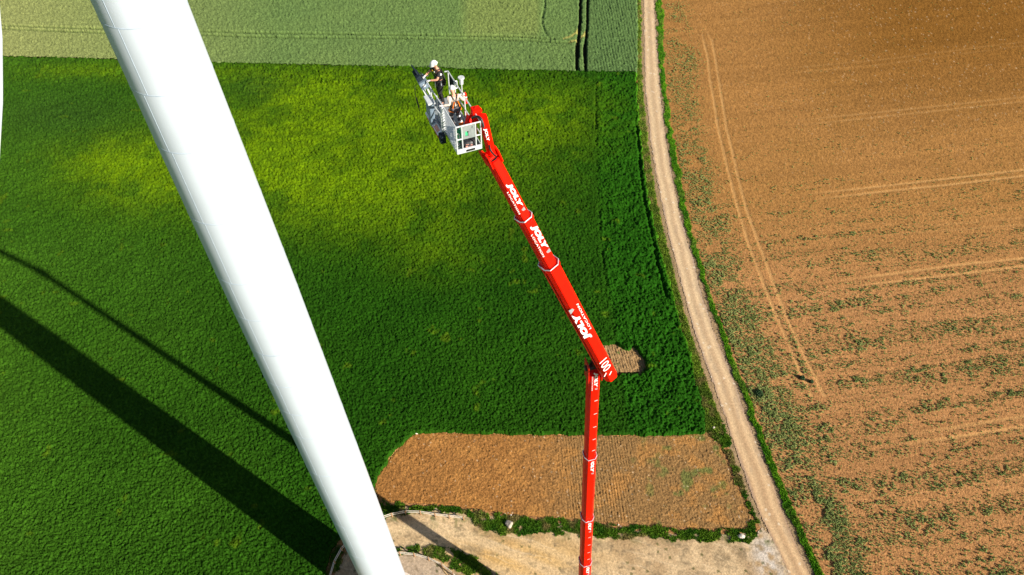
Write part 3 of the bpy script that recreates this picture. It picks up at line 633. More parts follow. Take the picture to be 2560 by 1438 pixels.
# concrete foot
b = bmesh.new(); loft(b, [[(r * math.cos(2 * math.pi * k / 64), r * math.sin(2 * math.pi * k / 64), z) for k in range(64)] for r, z in ((3.0, -.4), (3.0, .12), (2.6, .2))]); bobj('foundation', b, M_chalk, turb)
b = bmesh.new(); box(b, (-.45, -.06, .35), (.45, .06, 2.4), Matrix.Translation((0, trad(1) + .0, 0)), bev=.03); bobj('door', b, M_lgrey, turb)
# nacelle and rotor, level with the camera and above the frame
PSI = R(18); HUB = Vector((4.95 * math.sin(PSI), -4.95 * math.cos(PSI), 75.4)); YAW = Matrix.Rotation(PSI, 4, 'Z')
b = bmesh.new(); rr = []
for y, s in ((4.6, .75), (4.4, 1.0), (-1.0, 1.05), (-3.2, .9), (-3.6, .7)):
    rr.append([(1.7 * s * math.copysign(abs(math.cos(q)) ** .5, math.cos(q)), y, HUBZ + 1.75 * s * math.copysign(abs(math.sin(q)) ** .5, math.sin(q))) for q in [2 * math.pi * k / 32 for k in range(32)]])
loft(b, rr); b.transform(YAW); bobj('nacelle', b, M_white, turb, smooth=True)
b = bmesh.new(); rr = []
for y, r in ((-3.7, 1.35), (-4.2, 1.5), (-5.2, 1.45), (-6.0, 1.0), (-6.4, .4)):
    rr.append([(r * math.cos(2 * math.pi * k / 32), y, HUB.z + r * math.sin(2 * math.pi * k / 32)) for k in range(32)])
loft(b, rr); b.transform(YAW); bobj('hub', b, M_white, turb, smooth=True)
# blade axis solved so that its rounded shoulder just enters the left edge
def blade(ang, L):
    # ang measured from straight down, towards -X
    c = Vector((-math.sin(PSI), math.cos(PSI), 0)); d = Vector((math.cos(PSI), math.sin(PSI), 0)) * -math.sin(ang) + Vector((0, 0, -math.cos(ang))); q = d.cross(c).normalized()
    b = bmesh.new(); rr = []
    for s in np.linspace(.9, L, 60):
        u = s / L
        ch = float(np.interp(s, [0, 2, 4, 6, 8, 10, 14, 22, L - 2, L], [.85, .88, 1.05, 1.55, 1.85, 1.9, 1.7, 1.2, .55, .12]))
        th = float(np.interp(s, [0, 2, 5, 9, 20, L], [.85, .85, .55, .28, .14, .03])); off = (ch - .85) * .45
        tw = R(float(np.interp(s, [0, 5, 10, L], [20, 18, 12, 0]))) 
        ring = []
        for k in range(40):
            a = 2 * math.pi * k / 40; x = ch * math.cos(a) + off; y = th * math.sin(a)
            X = x * math.cos(tw) - y * math.sin(tw); Y = x * math.sin(tw) + y * math.cos(tw)
            ring.append(HUB + d * s + q * (-X) + c * Y)
        rr.append(ring)
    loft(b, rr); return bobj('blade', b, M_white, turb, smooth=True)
BA = R(28)
for k, L in ((0, 31), (1, 31), (2, 31)): blade(BA + 2 * math.pi * k / 3, L)

# ---------------------------------------------------------------- the red aerial lift
A0 = P(1483, 950, 37.6); A1 = P(1462, 1438, 58.3)
mdir = (A0 - A1).normalized()
foot = A1 - mdir * ((A1.z - 3.2) / mdir.z)
lift = empty('aerial_lift', (foot.x, foot.y, 0)); tag(lift, 'red articulated boom lift with lettered telescopic arm and grey metal work platform', 'boom lift')
CAMP = Vector((0, 0, H))
def frame(p, q, roll=0.0):
    d = (q - p).normalized(); mid = (p + q) / 2; n = (CAMP - mid); n = (n - d * n.dot(d)).normalized(); sd0 = d.cross(n).normalized(); sd0 = sd0 if sd0.x > 0 else -sd0; n = (n + sd0 * math.tan(roll)).normalized()
    return d, n, d.cross(n).normalized()          # axis, outward face, sideways
def prof(hw, hd):             # across, outward; broad front, bevelled shoulders
    return [(-hw * .62, hd), (hw * .50, hd), (hw, hd * .45), (hw, -hd * .7), (hw * .6, -hd), (-hw * .6, -hd), (-hw, -hd * .7), (-hw, hd * .42)]
def section(name, p, q, hw, hd, m, fr, parent=lift, hw2=None):
    d, n, s = fr; b = bmesh.new(); pr = prof(hw, hd); pr2 = prof(hw2 or hw, hd * ((hw2 or hw) / hw))
    loft(b, [[p + s * x + n * y for x, y in pr], [q + s * x + n * y for x, y in pr2]])
    bmesh.ops.bevel(b, geom=[e for e in b.edges], offset=.018, segments=2, affect='EDGES')
    return bobj(name, b, m, parent, world=True)
def collar(p, fr, hw, hd, sec):
    d, n, s = fr
    b = bmesh.new(); pr = prof(hw + .035, hd + .035)
    loft(b, [[p + d * t_ + s * x + n * y for x, y in pr] for t_ in (-.22, .0)])
    bobj('collar', b, M_red, sec, world=True)
    b = bmesh.new(); pr = prof(hw + .028, hd + .028); ring = [p + d * .022 + s * x + n * y for x, y in pr]
    for a_, c_ in zip(ring, ring[1:] + ring[:1]): tube(b, a_, c_, .026, 8)
    bobj('guide_rim', b, M_steel, sec, world=True)
    b = bmesh.new(); pr = prof(hw - .01, hd - .01); loft(b, [[p + d * t_ + s * x + n * y for x, y in pr] for t_ in (.001, .012)])
    bobj('gap_shade_plate', b, M_redd, sec, world=True)  # dark red plate standing in for the shaded gap inside the rim
    b = bmesh.new()
    for (x0, y0), (x1, y1) in zip(prof(hw + .037, hd + .037)[:-1], prof(hw + .037, hd + .037)[1:]):
        for f in (.25, .75):
            c = p + d * -.11 + s * (x0 + (x1 - x0) * f) + n * (y0 + (y1 - y0) * f)
            nn = (s * (y1 - y0) - n * (x1 - x0)).normalized(); nn = nn if nn.dot(c - (p + d * -.11)) > 0 else -nn
            tube(b, c - nn * .01, c + nn * .03, .028, 8)
    bobj('bolt', b, M_redd, sec, world=True)
def text_mesh(txt, size, shear=.25, offset=.02, space=1.0):
    cu = bpy.data.curves.new('lettering', 'FONT'); cu.body = txt; cu.size = size; cu.shear = shear; cu.offset = offset * size; cu.extrude = .004; cu.space_character = space
    cu.align_x = 'CENTER'; cu.align_y = 'CENTER'; cu.resolution_u = 4
    o = bpy.data.objects.new('tmp', cu); C.objects.link(o); bpy.context.view_layer.update()
    me = bpy.data.meshes.new_from_object(o.evaluated_get(bpy.context.evaluated_depsgraph_get()))
    bpy.data.objects.remove(o); return me
def put_text(txt, c, read, up, h, m, parent, sx_=1.0, **k):
    me = text_mesh(txt, 1.0, **k); n = read.cross(up).normalized()
    xs_ = [v.co.x for v in me.vertices]; ys_ = [v.co.y for v in me.vertices]; hh = max(ys_) - min(ys_); mx, my = (max(xs_) + min(xs_)) / 2, (max(ys_) + min(ys_)) / 2
    s = h / hh
    for v in me.vertices: v.co = c + read * (v.co.x - mx) * s * sx_ + up * (v.co.y - my) * s + n * (v.co.z * .8 + .012)
    o = link('lettering', me, m, parent); me.transform(WM(parent).inverted()); return o
def logo(c, read, up, h, length, sec, sub=True):
    """JOLY with LOCATION under it and the small grey emblem after the Y"""
    k = length / (h * 3.3)
    put_text('JOLY', c - read * length * .05, read, up, h, M_letter, sec, sx_=k * 1.15, shear=.24, offset=.075, space=1.10)
    if sub: put_text('LOCATION', c - up * h * .74 + read * length * .14, read, up, h * .27, M_letter, sec, sx_=k * 1.45, shear=.1, offset=.01, space=1.05)
    b = bmesh.new(); n = read.cross(up).normalized(); e = c + read * length * .50
    for pts in ([(-.16, .50), (.26, .52), (.20, .02), (-.02, -.12)],):
        b.faces.new([b.verts.new(e + read * x * h * k + up * y * h + n * .014) for x, y in pts])
    r = bmesh.ops.extrude_face_region(b, geom=b.faces[:]); [setattr(v, 'co', v.co - n * .008) for v in r['geom'] if isinstance(v, bmesh.types.BMVert)]
    bobj('emblem', b, M_lgrey, sec, world=True)
def onface(px, py, p, fr, hd):    # where the sight line meets the broad face of a section
    d, n, s = fr; o = p + n * hd; r = (P(px, py, 1.0) - CAMP); t_ = (o - CAMP).dot(n) / r.dot(n); return CAMP + r * t_
# mast: four telescoped sections
mfr = frame(A1, A0, R(20))
def mpt(py):                  # point on mast axis at a picture row
    lo, hi = 0.0, 1.0; a, c = foot, A0 + mdir * 3
    for _ in range(40):
        mid = (lo + hi) / 2
        if proj(a.lerp(c, mid))[1] > py: lo = mid
        else: hi = mid
    return a.lerp(c, lo)
mast_top = mpt(930)
ms = [(1136, mast_top, .33), (1290, None, .37), (1401, None, .41), (1560, None, .46)]
prev = mast_top; hws = [.335, .375, .415, .46]; rows = [1136, 1290, 1401, None]
secs = []
for i in range(4):
    lo_ = mpt(rows[i]) if rows[i] else foot
    ext = mdir * 1.2 if rows[i] else Vector((0, 0, 0))
    sct = section('mast_section', lo_ - ext, prev, hws[i], hws[i] * 1.05, M_red, mfr); secs.append(sct)
    if i: collar(prev, mfr, hws[i], hws[i] * 1.05, sct)
    prev = lo_
for row, hw, k in ((952, .335, 0), (1167, .375, 1), (1316, .415, 2), (1426, .46, 3)):
    dx = [0, 0, 0, 0][k]
    c = onface(*[proj(mpt(row))[0] + 6, row], mpt(row), mfr, hw * 1.05)
    logo(c, -mdir, -mfr[2] if (-mfr[2]).x > 0 else mfr[2], [.24, .28, .30, .33][k], [1.5, 1.75, 1.85, 1.95][k], secs[k], sub=(k == 0))
side = mfr[2] if mfr[2].x > 0 else -mfr[2]
for k, rws in ((0, (990, 1023, 1056, 1087, 1115)), (2, (1331, 1350, 1369, 1386))):
    b = bmesh.new()
    for rw_ in rws:
        c = mpt(rw_) + mfr[1] * hws[k] * 1.05 + side * .1; m = Matrix((( *side, 0), (*mdir, 0), (*mfr[1], 0), (0, 0, 0, 1))).transposed(); m = Matrix.Translation(c) @ m
        box(b, (-.10, -.025, -.001), (.10, .025, .009), m @ Matrix.Rotation(R(12), 4, 'Z'))
    bobj('depth_mark', b, M_dash, secs[k], world=True)
# upper boom
U0 = P(1524, 938, 36.6); U1 = P(1231, 396, 26.0); ufr = frame(U0, U1, R(17)); ud = ufr[0]
def upt(py):
    lo, hi = 0.0, 1.0
    for _ in range(40):
        mid = (lo + hi) / 2
        if proj(U0.lerp(U1, mid))[1] > py: lo = mid
        else: hi = mid
    return U0.lerp(U1, lo)
uw = [.375, .30, .245]
e1, e2 = upt(658), upt(541)
us = [section('boom_section', U0, e1, uw[0], uw[0] * 1.1, M_red, ufr), section('boom_section', e1 - ud * 1, e2, uw[1], uw[1] * 1.1, M_red, ufr), section('boom_section', e2 - ud * 1, U1, uw[2], uw[2] * 1.15, M_red, ufr)]
collar(e1, ufr, uw[0], uw[0] * 1.1, us[0]); collar(e2, ufr, uw[1], uw[1] * 1.1, us[1])
uside = ufr[2] if ufr[2].x > 0 else -ufr[2]
logo(onface(1288, 492, U1, ufr, uw[2] * 1.15), -ud, uside, .25, 1.45, us[2])
logo(onface(1350, 597, e2, ufr, uw[1] * 1.1), -ud, uside, .32, 1.65, us[1])
logo(onface(1453, 812, U0, ufr, uw[0] * 1.1), ud, -uside, .42, 2.35, us[0])
put_text('100', onface(1513, 912, U0, ufr, uw[0] * 1.1), -ud, uside, .50, M_letter, us[0], sx_=.95, shear=0, offset=.0)
b = bmesh.new()
for pxy in ((1513, 937), (1526, 933)):
    c = onface(*pxy, U0, ufr, uw[0] * 1.1); m = Matrix.Translation(c) @ Matrix(((*uside, 0), (*ud, 0), (*ufr[1], 0), (0, 0, 0, 1))).transposed() @ Matrix.Rotation(R(35), 4, 'Z')
    box(b, (-.12, -.03, 0), (.12, .03, .01), m)
bobj('warning_stripe', b, M_letter, us[0], world=True)
for k, (pa, pb, hw) in enumerate(((U0, e1, uw[0]), (e1, e2, uw[1]), (e2, U1, uw[2]))):
    b = bmesh.new(); q0 = pa.lerp(pb, .06) + uside * hw * .36 + ufr[1] * (hw * (1.15 if k == 2 else 1.1) + .002); q1 = pa.lerp(pb, .92) + uside * hw * .36 + ufr[1] * (hw * (1.15 if k == 2 else 1.1) + .002)
    tube(b, q0, q1, .008, 5); bobj('weld_line', b, M_redd, us[k], world=True)
# rear counter end and linkage between mast and boom
b = bmesh.new()
c0 = mast_top
for k in (-1, 1):
    o = mfr[2] * k * .38
    box(b, (-.03, -.35, -.5), (.03, .35, 1.0), Matrix.Translation(c0 + o) @ Matrix(((*mfr[2], 0), (*mfr[1], 0), (*mdir, 0), (0, 0, 0, 1))).transposed(), bev=.02)
bobj('pivot_plate', b, M_redd, lift, world=True)
b = bmesh.new(); q = upt(905) - ufr[1] * .45
tube(b, c0 + mdir * .5 - mfr[2] * .5, c0 + mdir * .5 + mfr[2] * .5, .17, 16); tube(b, c0 + mdir * .5 - ufr[1] * .1, q, .2, 14)
bobj('pivot_pin', b, M_blk, lift, world=True)
# hose along the left of the boom
b = bmesh.new(); curve_tube(b, [U0.lerp(e1, t_) - uside * (uw[0] + .03) + ufr[1] * .05 for t_ in np.linspace(.1, .98, 8)], .03, 6); bobj('hose', b, M_redd, us[0], world=True)
# jib
J0 = P(1229, 384, 25.8); J1 = P(1207, 292, 24.2); jfr = frame(J0, J1, R(18)); jd = jfr[0]; jside = jfr[2] if jfr[2].x > 0 else -jfr[2]
jib = section('jib', J0, J1, .145, .18, M_red, jfr)
put_text('JOLY', onface(1216, 337, J0, jfr, .18), -jd, jside, .14, M_letter, jib, sx_=1.9, shear=.18, offset=.035)
b = bmesh.new()
for k in (-1, 1):
    o = ufr[2] * k * .24
    loft(b, [[U1 + o + ufr[2] * w_ + ud * a + ufr[1] * c for a, c in ((-.25, .25), (.35, .35), (.60, .05), (.45, -.3), (-.25, -.3))] for w_ in (-.025, .025)])
tube(b, U1 + ud * .3 - ufr[2] * .33, U1 + ud * .3 + ufr[2] * .33, .10, 14); tube(b, U1 + ud * .12 + ufr[1] * .12 - ufr[2] * .3, U1 + ud * .12 + ufr[1] * .12 + ufr[2] * .3, .07, 14)
bobj('knuckle', b, M_red, lift, world=True)
b = bmesh.new(); tube(b, U1 - ud * .02, U1 + ud * .012, .20, 20); bobj('boom_end_cap', b, M_blk, us[2], world=True)
b = bmesh.new(); curve_tube(b, bez(P(1224, 362, 25.2), P(1222, 372, 25.0), P(1230, 384, 25.1), P(1240, 391, 25.5)), .035, 8); bobj('hose', b, M_blk, lift, world=True)
H0 = P(1192, 284, 24.3)
b = bmesh.new(); box(b, (-.16, -.16, -.28), (.16, .16, .28), Matrix.Translation(P(1190, 287, 24.5)) @ Matrix.Rotation(R(20), 4, 'Z') , bev=.05)
tube(b, P(1178, 300, 24.8), P(1196, 274, 24.3), .15, 16); tube(b, P(1176, 302, 24.6), P(1190, 310, 24.6), .13, 14); tube(b, P(1185, 288, 24.5), P(1212, 292, 24.3), .12, 14)
tube(b, P(1178, 292, 24.6), P(1172, 312, 24.6), .17, 14)
bobj('rotator', b, M_red, lift, world=True)
b = bmesh.new(); curve_tube(b, bez(P(1180, 296, 24.3), P(1195, 286, 23.9), P(1205, 292, 23.9), P(1209, 318, 24.1)), .045, 8); bobj('hose', b, M_blk, lift, world=True)
# chassis under the mast (below the frame)
b = bmesh.new()
tube(b, (0, 0, 1.5), (0, 0, 3.3), 1.1, 32); box(b, (-1.3, -9.5, .9), (1.3, 1.2, 1.5), bev=.05); box(b, (-1.25, -11.9, .8), (1.25, -9.6, 3.3), bev=.15)
bobj('chassis', b, M_redd, lift)
for sx_ in (-1, 1):
    for yy in (-10.8, -7.4, -2.2, -.8):
        b = bmesh.new(); tube(b, (sx_ * 1.0, yy, .52), (sx_ * 1.32, yy, .52), .52, 28); bobj('wheel', b, M_blk, lift)

# ---------------------------------------------------------------- work platform
PO = P(1144, 384, 24.6); phi = R(20.5)
phi = R(22.5); PM = Matrix.Translation(PO) @ Matrix.Rotation(phi, 4, 'Z')
W, L = .92, 3.5
def pl(x, y, z): return PM @ Vector((x, y, z))
plat = bpy.data.objects.new('platform', bpy.data.meshes.new('platform')); C.objects.link(plat); plat.parent = lift
plat.matrix_basis = WM(lift).inverted() @ PM
b = bmesh.new(); box(b, (0, 0, -.06), (W, L, 0), bev=.01); box(b, (-.14, 1.5, -.04), (-.001, 3.2, .0), bev=.01); b.to_mesh(plat.data); b.free(); plat.data.materials.append(M_alud)
def pbars(name, bars, m, r=.022, parent=plat):
    b = bmesh.new()
    for a, c in bars: tube(b, a, c, r, 8)
    return bobj(name, b, m, parent)
hgt = 1.12
# near end panel
pbars('end_rail', [((0, 0, 0), (0, 0, hgt)), ((W, 0, 0), (W, 0, hgt)), ((0, 0, hgt), (W, 0, hgt)), ((.21, 0, .1), (.21, 0, hgt)), ((.72, 0, .1), (.72, 0, hgt)), ((0, 0, .58), (.21, 0, .58)), ((.72, 0, .58), (W, 0, .58))], M_alu, .026)
b = bmesh.new()
box(b, (.235, -.012, .86), (.695, .012, hgt - .03)); box(b, (.235, -.012, .55), (.33, .012, .86)); box(b, (.45, -.012, .55), (.695, .012, .86)); box(b, (.33, -.012, .55), (.45, .012, .66))
bobj('end_panel', b, M_alud, plat)
b = bmesh.new(); tube(b, (.44, -.03, .84), (.44, .0, .84), .018, 8); tube(b, (.60, -.03, 1.0), (.60, .0, 1.0), .018, 8); bobj('knob', b, M_blk, plat)
b = bmesh.new(); box(b, (-.02, -.03, -.03), (W + .02, .03, .15), bev=.015); bobj('toe_board', b, M_alu, plat)
b = bmesh.new(); box(b, (.33, -.045, .01), (.66, -.031, .09)); bobj('name_plate', b, M_blk, plat)
# right side rails
ym = 1.65; yf = L
pbars('side_rail', [((W, 0, hgt), (W, yf, hgt)), ((W, 0, .58), (W, ym, .58)), ((W, ym, 0), (W, ym, hgt + .03)), ((W, ym, .62), (W, yf, .45)), ((W, yf, 0), (W, yf, hgt)), ((W, 2.75, .3), (W, 2.75, hgt)), ((W, yf, hgt), (W - .12, yf + .05, hgt - .02)), ((W, 2.2, 0), (W, 2.7, .5)), ((W + .12, 2.85, .75), (W + .12, 2.85, 1.05)), ((W, 2.85, 1.05), (W + .12, 2.85, 1.05)), ((W, 2.85, .75), (W + .12, 2.85, .75))], M_alu, .026)
b = bmesh.new(); box(b, (W - .01, 2.9, .35), (W + .01, yf - .1, hgt - .08)); bobj('mesh_panel', b, M_hood, plat)
b = bmesh.new(); box(b, (W - .015, 0, -.03), (W + .015, L, .13), bev=.008); box(b, (-.015, 0, -.03), (.015, 1.3, .13), bev=.008); bobj('toe_board', b, M_alu, plat)
# left side: near louvred panel, then post, then gate rails
pbars('side_rail', [((0, 0, hgt), (0, 1.4, hgt)), ((0, 0, .58), (0, 1.4, .58)), ((0, 1.4, hgt), (-.05, 2.4, hgt)), ((-.05, 2.4, hgt), (-.06, L, hgt + .02)), ((0, 2.1, 0), (0, 2.1, hgt)), ((-.2, 1.8, .95), (-.25, 3.1, .95)), ((-.05, 2.65, .2), (-.05, 2.65, hgt)), ((0, 1.4, .6), (-.2, 2.3, .75)), ((-.06, L, 0), (-.06, L, hgt + .02)), ((-.06, L, hgt), (.15, L, hgt))], M_alu, .026)
b = bmesh.new()
for k in range(9):
    z = .16 + k * .11; box(b, (-.035, .12, -.006), (.035, 1.25, .006), Matrix.Translation((0, 0, z)) @ Matrix.Rotation(R(-28), 4, 'Y'))
bobj('louvre_panel', b, M_alu, plat)
b = bmesh.new(); box(b, (-.09, 1.26, -.05), (.02, 1.45, hgt + .03), bev=.02); box(b, (-.13, 1.3, .1), (-.09, 1.41, .9), bev=.01); bobj('gate_post', b, M_alu, plat)
b = bmesh.new()
box(b, (-.36, 1.95, .25), (-.16, 2.45, .92), bev=.07); box(b, (-.33, 2.05, -.15), (-.17, 2.35, .26), bev=.05); bobj('storage_box', b, M_blue, plat)
b = bmesh.new(); box(b, (-.32, .95, -.18), (-.10, 1.24, .16), bev=.05); bobj('gearbox', b, M_hood, plat)
b = bmesh.new(); box(b, (-.40, 1.92, .90), (-.12, 2.5, .97), bev=.02); bobj('box_lid', b, M_alu, plat)
b = bmesh.new(); box(b, (-.02, 1.35, -.12), (.02, 2.9, .10), Matrix.Translation((-.20, 0, 0)) @ Matrix.Rotation(R(55), 4, 'Y'), bev=.005); bobj('side_skirt', b, M_alu, plat)
b = bmesh.new(); box(b, (-.028, 1.5, -.08), (-.022, 1.9, .06), Matrix.Translation((-.20, 0, 0)) @ Matrix.Rotation(R(55), 4, 'Y')); bobj('sticker', b, M_decal, plat)
b = bmesh.new(); box(b, (-.30, 1.3, -.16), (-.26, 2.7, -.12)); bobj('red_strip', b, M_redd, plat)
# control console with raised hood
b = bmesh.new(); m = Matrix.Translation((-.16, 3.36, 1.12)) @ Matrix.Rotation(R(-18), 4, 'Y')
box(b, (-.20, -.27, -.28), (.14, .25, .05), m, bev=.05); bobj('control_console', b, M_blue, plat)
b = bmesh.new(); m2 = Matrix.Translation((-.27, 3.46, 1.26)) @ Matrix.Rotation(R(-25), 4, 'Y')
box(b, (-.14, -.26, -.26), (.06, .30, .10), m2, bev=.06); box(b, (-.02, -.10, .05), (.03, .30, .34), m2 @ Matrix.Rotation(R(14), 4, 'X'), bev=.02); bobj('console_hood', b, M_hood, plat)
b = bmesh.new(); tube(b, m @ Vector((-.04, -.285, -.1)), m @ Vector((-.04, -.268, -.1)), .06, 20); bobj('round_sticker', b, M_letter, plat)
b = bmesh.new()
for dx, dy in ((.02, -.1), (.06, .12)):
    tube(b, m @ Vector((dx, dy, .05)), m @ Vector((dx, dy, .17)), .02, 8); bmesh.ops.create_icosphere(b, subdivisions=2, radius=.032, matrix=Matrix.Translation(m @ Vector((dx, dy, .18))))
bobj('joystick', b, M_blk, plat)
b = bmesh.new(); box(b, (-.02, -.33, -.9), (.04, -.27, -.28), m); box(b, (-.16, .1, -.9), (-.1, .16, -.28), m); bobj('console_leg', b, M_alu, plat)
b = bmesh.new(); curve_tube(b, bez((-.46, 3.3, 1.0), (-.53, 3.3, .7), (-.52, 3.25, .4), (-.44, 3.15, -.1)), .014, 6); tube(b, (-.49, 3.27, .45), (-.45, 3.18, .05), .028, 8); bobj('lanyard', b, M_blk, plat)
# beacon lamp on post outside the right rail
b = bmesh.new(); tube(b, (W + .16, 2.4, 1.18), (W + .16, 2.4, 1.42), .07, 20, .075); tube(b, (W + .16, 2.4, 1.42), (W + .16, 2.4, 1.46), .125, 28, .12); bobj('beacon', b, M_alu, plat)
b = bmesh.new(); tube(b, (W + .16, 2.4, .6), (W + .16, 2.4, 1.19), .022, 8); tube(b, (W, 2.4, .75), (W + .16, 2.4, .75), .022, 8); bobj('beacon_post', b, M_alu, plat)
# hydraulic slew arm under the floor toward the rotator
b = bmesh.new(); tube(b, (W + .02, 1.2, .12), WM(plat).inverted() @ P(1176, 306, 24.6), .13, 16); box(b, (W + .018, .7, -.08), (W + .12, 1.9, .35), bev=.03); bobj('mounting_arm', b, M_redd, plat)

# ---------------------------------------------------------------- loose things in the platform
def blob(name, c, r, m, label, cat, sq=2.4, rotz=0, parts=None):
    b = bmesh.new(); bmesh.ops.create_icosphere(b, subdivisions=4, radius=1)
    for v in b.verts:
        n = v.co.normalized(); k = (abs(n.x) ** sq + abs(n.y) ** sq + abs(n.z) ** sq) ** (-1 / sq)
        wv = 1 + .04 * math.sin(n.x * 9 + n.z * 7) * math.sin(n.y * 8); v.co = Vector((n.x * r[0], n.y * r[1], n.z * r[2])) * k * wv
    o = bobj(name, b, m, smooth=True); o.matrix_world = PM @ Matrix.Translation(c) @ Matrix.Rotation(rotz, 4, 'Z'); tag(o, label, cat); return o
bag = blob('tool_bag', (.50, .24, .165), (.27, .19, .165), M_bag, 'black holdall with pale print lying behind the lower end of the platform', 'bag')
me = text_mesh('SYSTEM', 1.0, shear=0, offset=.02)
b = bmesh.new()
for k, (x, z, w_, h_) in enumerate([(-.12, -.02, .08, .05), (-.02, -.04, .07, .04), (.07, -.03, .09, .045), (-.10, .06, .12, .02), (.06, .05, .08, .02)]):
    box(b, (x - w_ / 2, -.196, z - h_ / 2), (x + w_ / 2, -.188, z + h_ / 2), Matrix.Rotation(R(8), 4, 'Y'))
bobj('print', b, M_decal, bag)
bpy.data.meshes.remove(me)
gb = blob('tool_bag', (.42, .60, .28), (.25, .18, .28), M_green, 'bright green soft bag behind the black holdall on the platform', 'bag')
b = bmesh.new(); box(b, (-.03, -.185, -.24), (.03, -.16, .26), bev=.005); bobj('strap', b, M_bag, gb)
ro = bpy.data.objects.new('rope_coil', None); C.objects.link(ro); ro.matrix_world = PM @ Matrix.Translation((.10, .12, .62)); tag(ro, 'white rope loop hanging inside the left corner of the platform end', 'rope')
b = bmesh.new(); curve_tube(b, [(.055 * math.cos(a), .01, .13 * math.sin(a)) for a in np.linspace(0, 6.2, 24)], .014, 6); bobj('loop', b, M_reflect, ro)
b = bmesh.new(); curve_tube(b, [(.03 * math.cos(a), .03, -.35 + .05 * math.sin(a)) for a in np.linspace(0, 6.2, 16)], .012, 6); tube(b, (0, .02, -.13), (0, .03, -.30), .01, 6); bobj('tail', b, M_reflect, ro)
# red fire extinguisher clipped outside the right rail
ex = bpy.data.objects.new('fire_extinguisher', None); C.objects.link(ex); ex.matrix_world = PM @ Matrix.Translation((W + .14, 1.95, .62)) @ Matrix.Rotation(R(-14), 4, 'X') @ Matrix.Scale(.85, 4); tag(ex, 'red fire extinguisher strapped outside the right rail of the platform', 'fire extinguisher')
b = bmesh.new(); loft(b, [[(r * math.cos(2 * math.pi * k / 20), r * math.sin(2 * math.pi * k / 20), z) for k in range(20)] for r, z in ((.07, 0), (.085, .03), (.085, .42), (.05, .49), (.03, .51))]); bobj('cylinder', b, M_red, ex, smooth=True)
b = bmesh.new(); tube(b, (0, 0, .5), (0, 0, .57), .025, 10); box(b, (-.02, -.1, .55), (.02, .06, .58)); bobj('handle', b, M_blk, ex)
b = bmesh.new(); tube(b, (0, 0, .26), (0, 0, .32), .09, 20); bobj('bracket', b, M_steel, ex)

# ---------------------------------------------------------------- people
def skin_obj(name, chains, m, parent=None, sub=2):
    """chains: list of [(key, pos, (rx, ry)), ...]; equal keys join"""
    b = bmesh.new(); lay = b.verts.layers.skin.verify(); d = {}
    for ch in chains:
        prev = None
        for key, pos, r in ch:
            if key not in d:
                v = b.verts.new(pos); v[lay].radius = r if isinstance(r, tuple) else (r, r); v[lay].use_root = (len(d) == 0); d[key] = v
            v = d[key]
            if prev is not None and prev is not v: b.edges.new((prev, v))
            prev = v
    me = bpy.data.meshes.new(name); b.to_mesh(me); b.free(); o = link(name, me, m, parent)
    md = o.modifiers.new('skin', 'SKIN'); md.use_smooth_shade = True; md.branch_smoothing = .6
    s = o.modifiers.new('sub', 'SUBSURF'); s.levels = sub; s.render_levels = sub
    return o
def arm_ik(sh, ha, l1, l2, pole):
    sh = Vector(sh); ha = Vector(ha); d = ha - sh; D = min(d.length, (l1 + l2) * .995); u = d.normalized(); ha = sh + u * D
    a = (l1 * l1 - l2 * l2 + D * D) / (2 * D); hh = math.sqrt(max(l1 * l1 - a * a, 0)); p = Vector(pole); p = (p - u * p.dot(u)).normalized()
    return sh + u * a + p * hh, ha
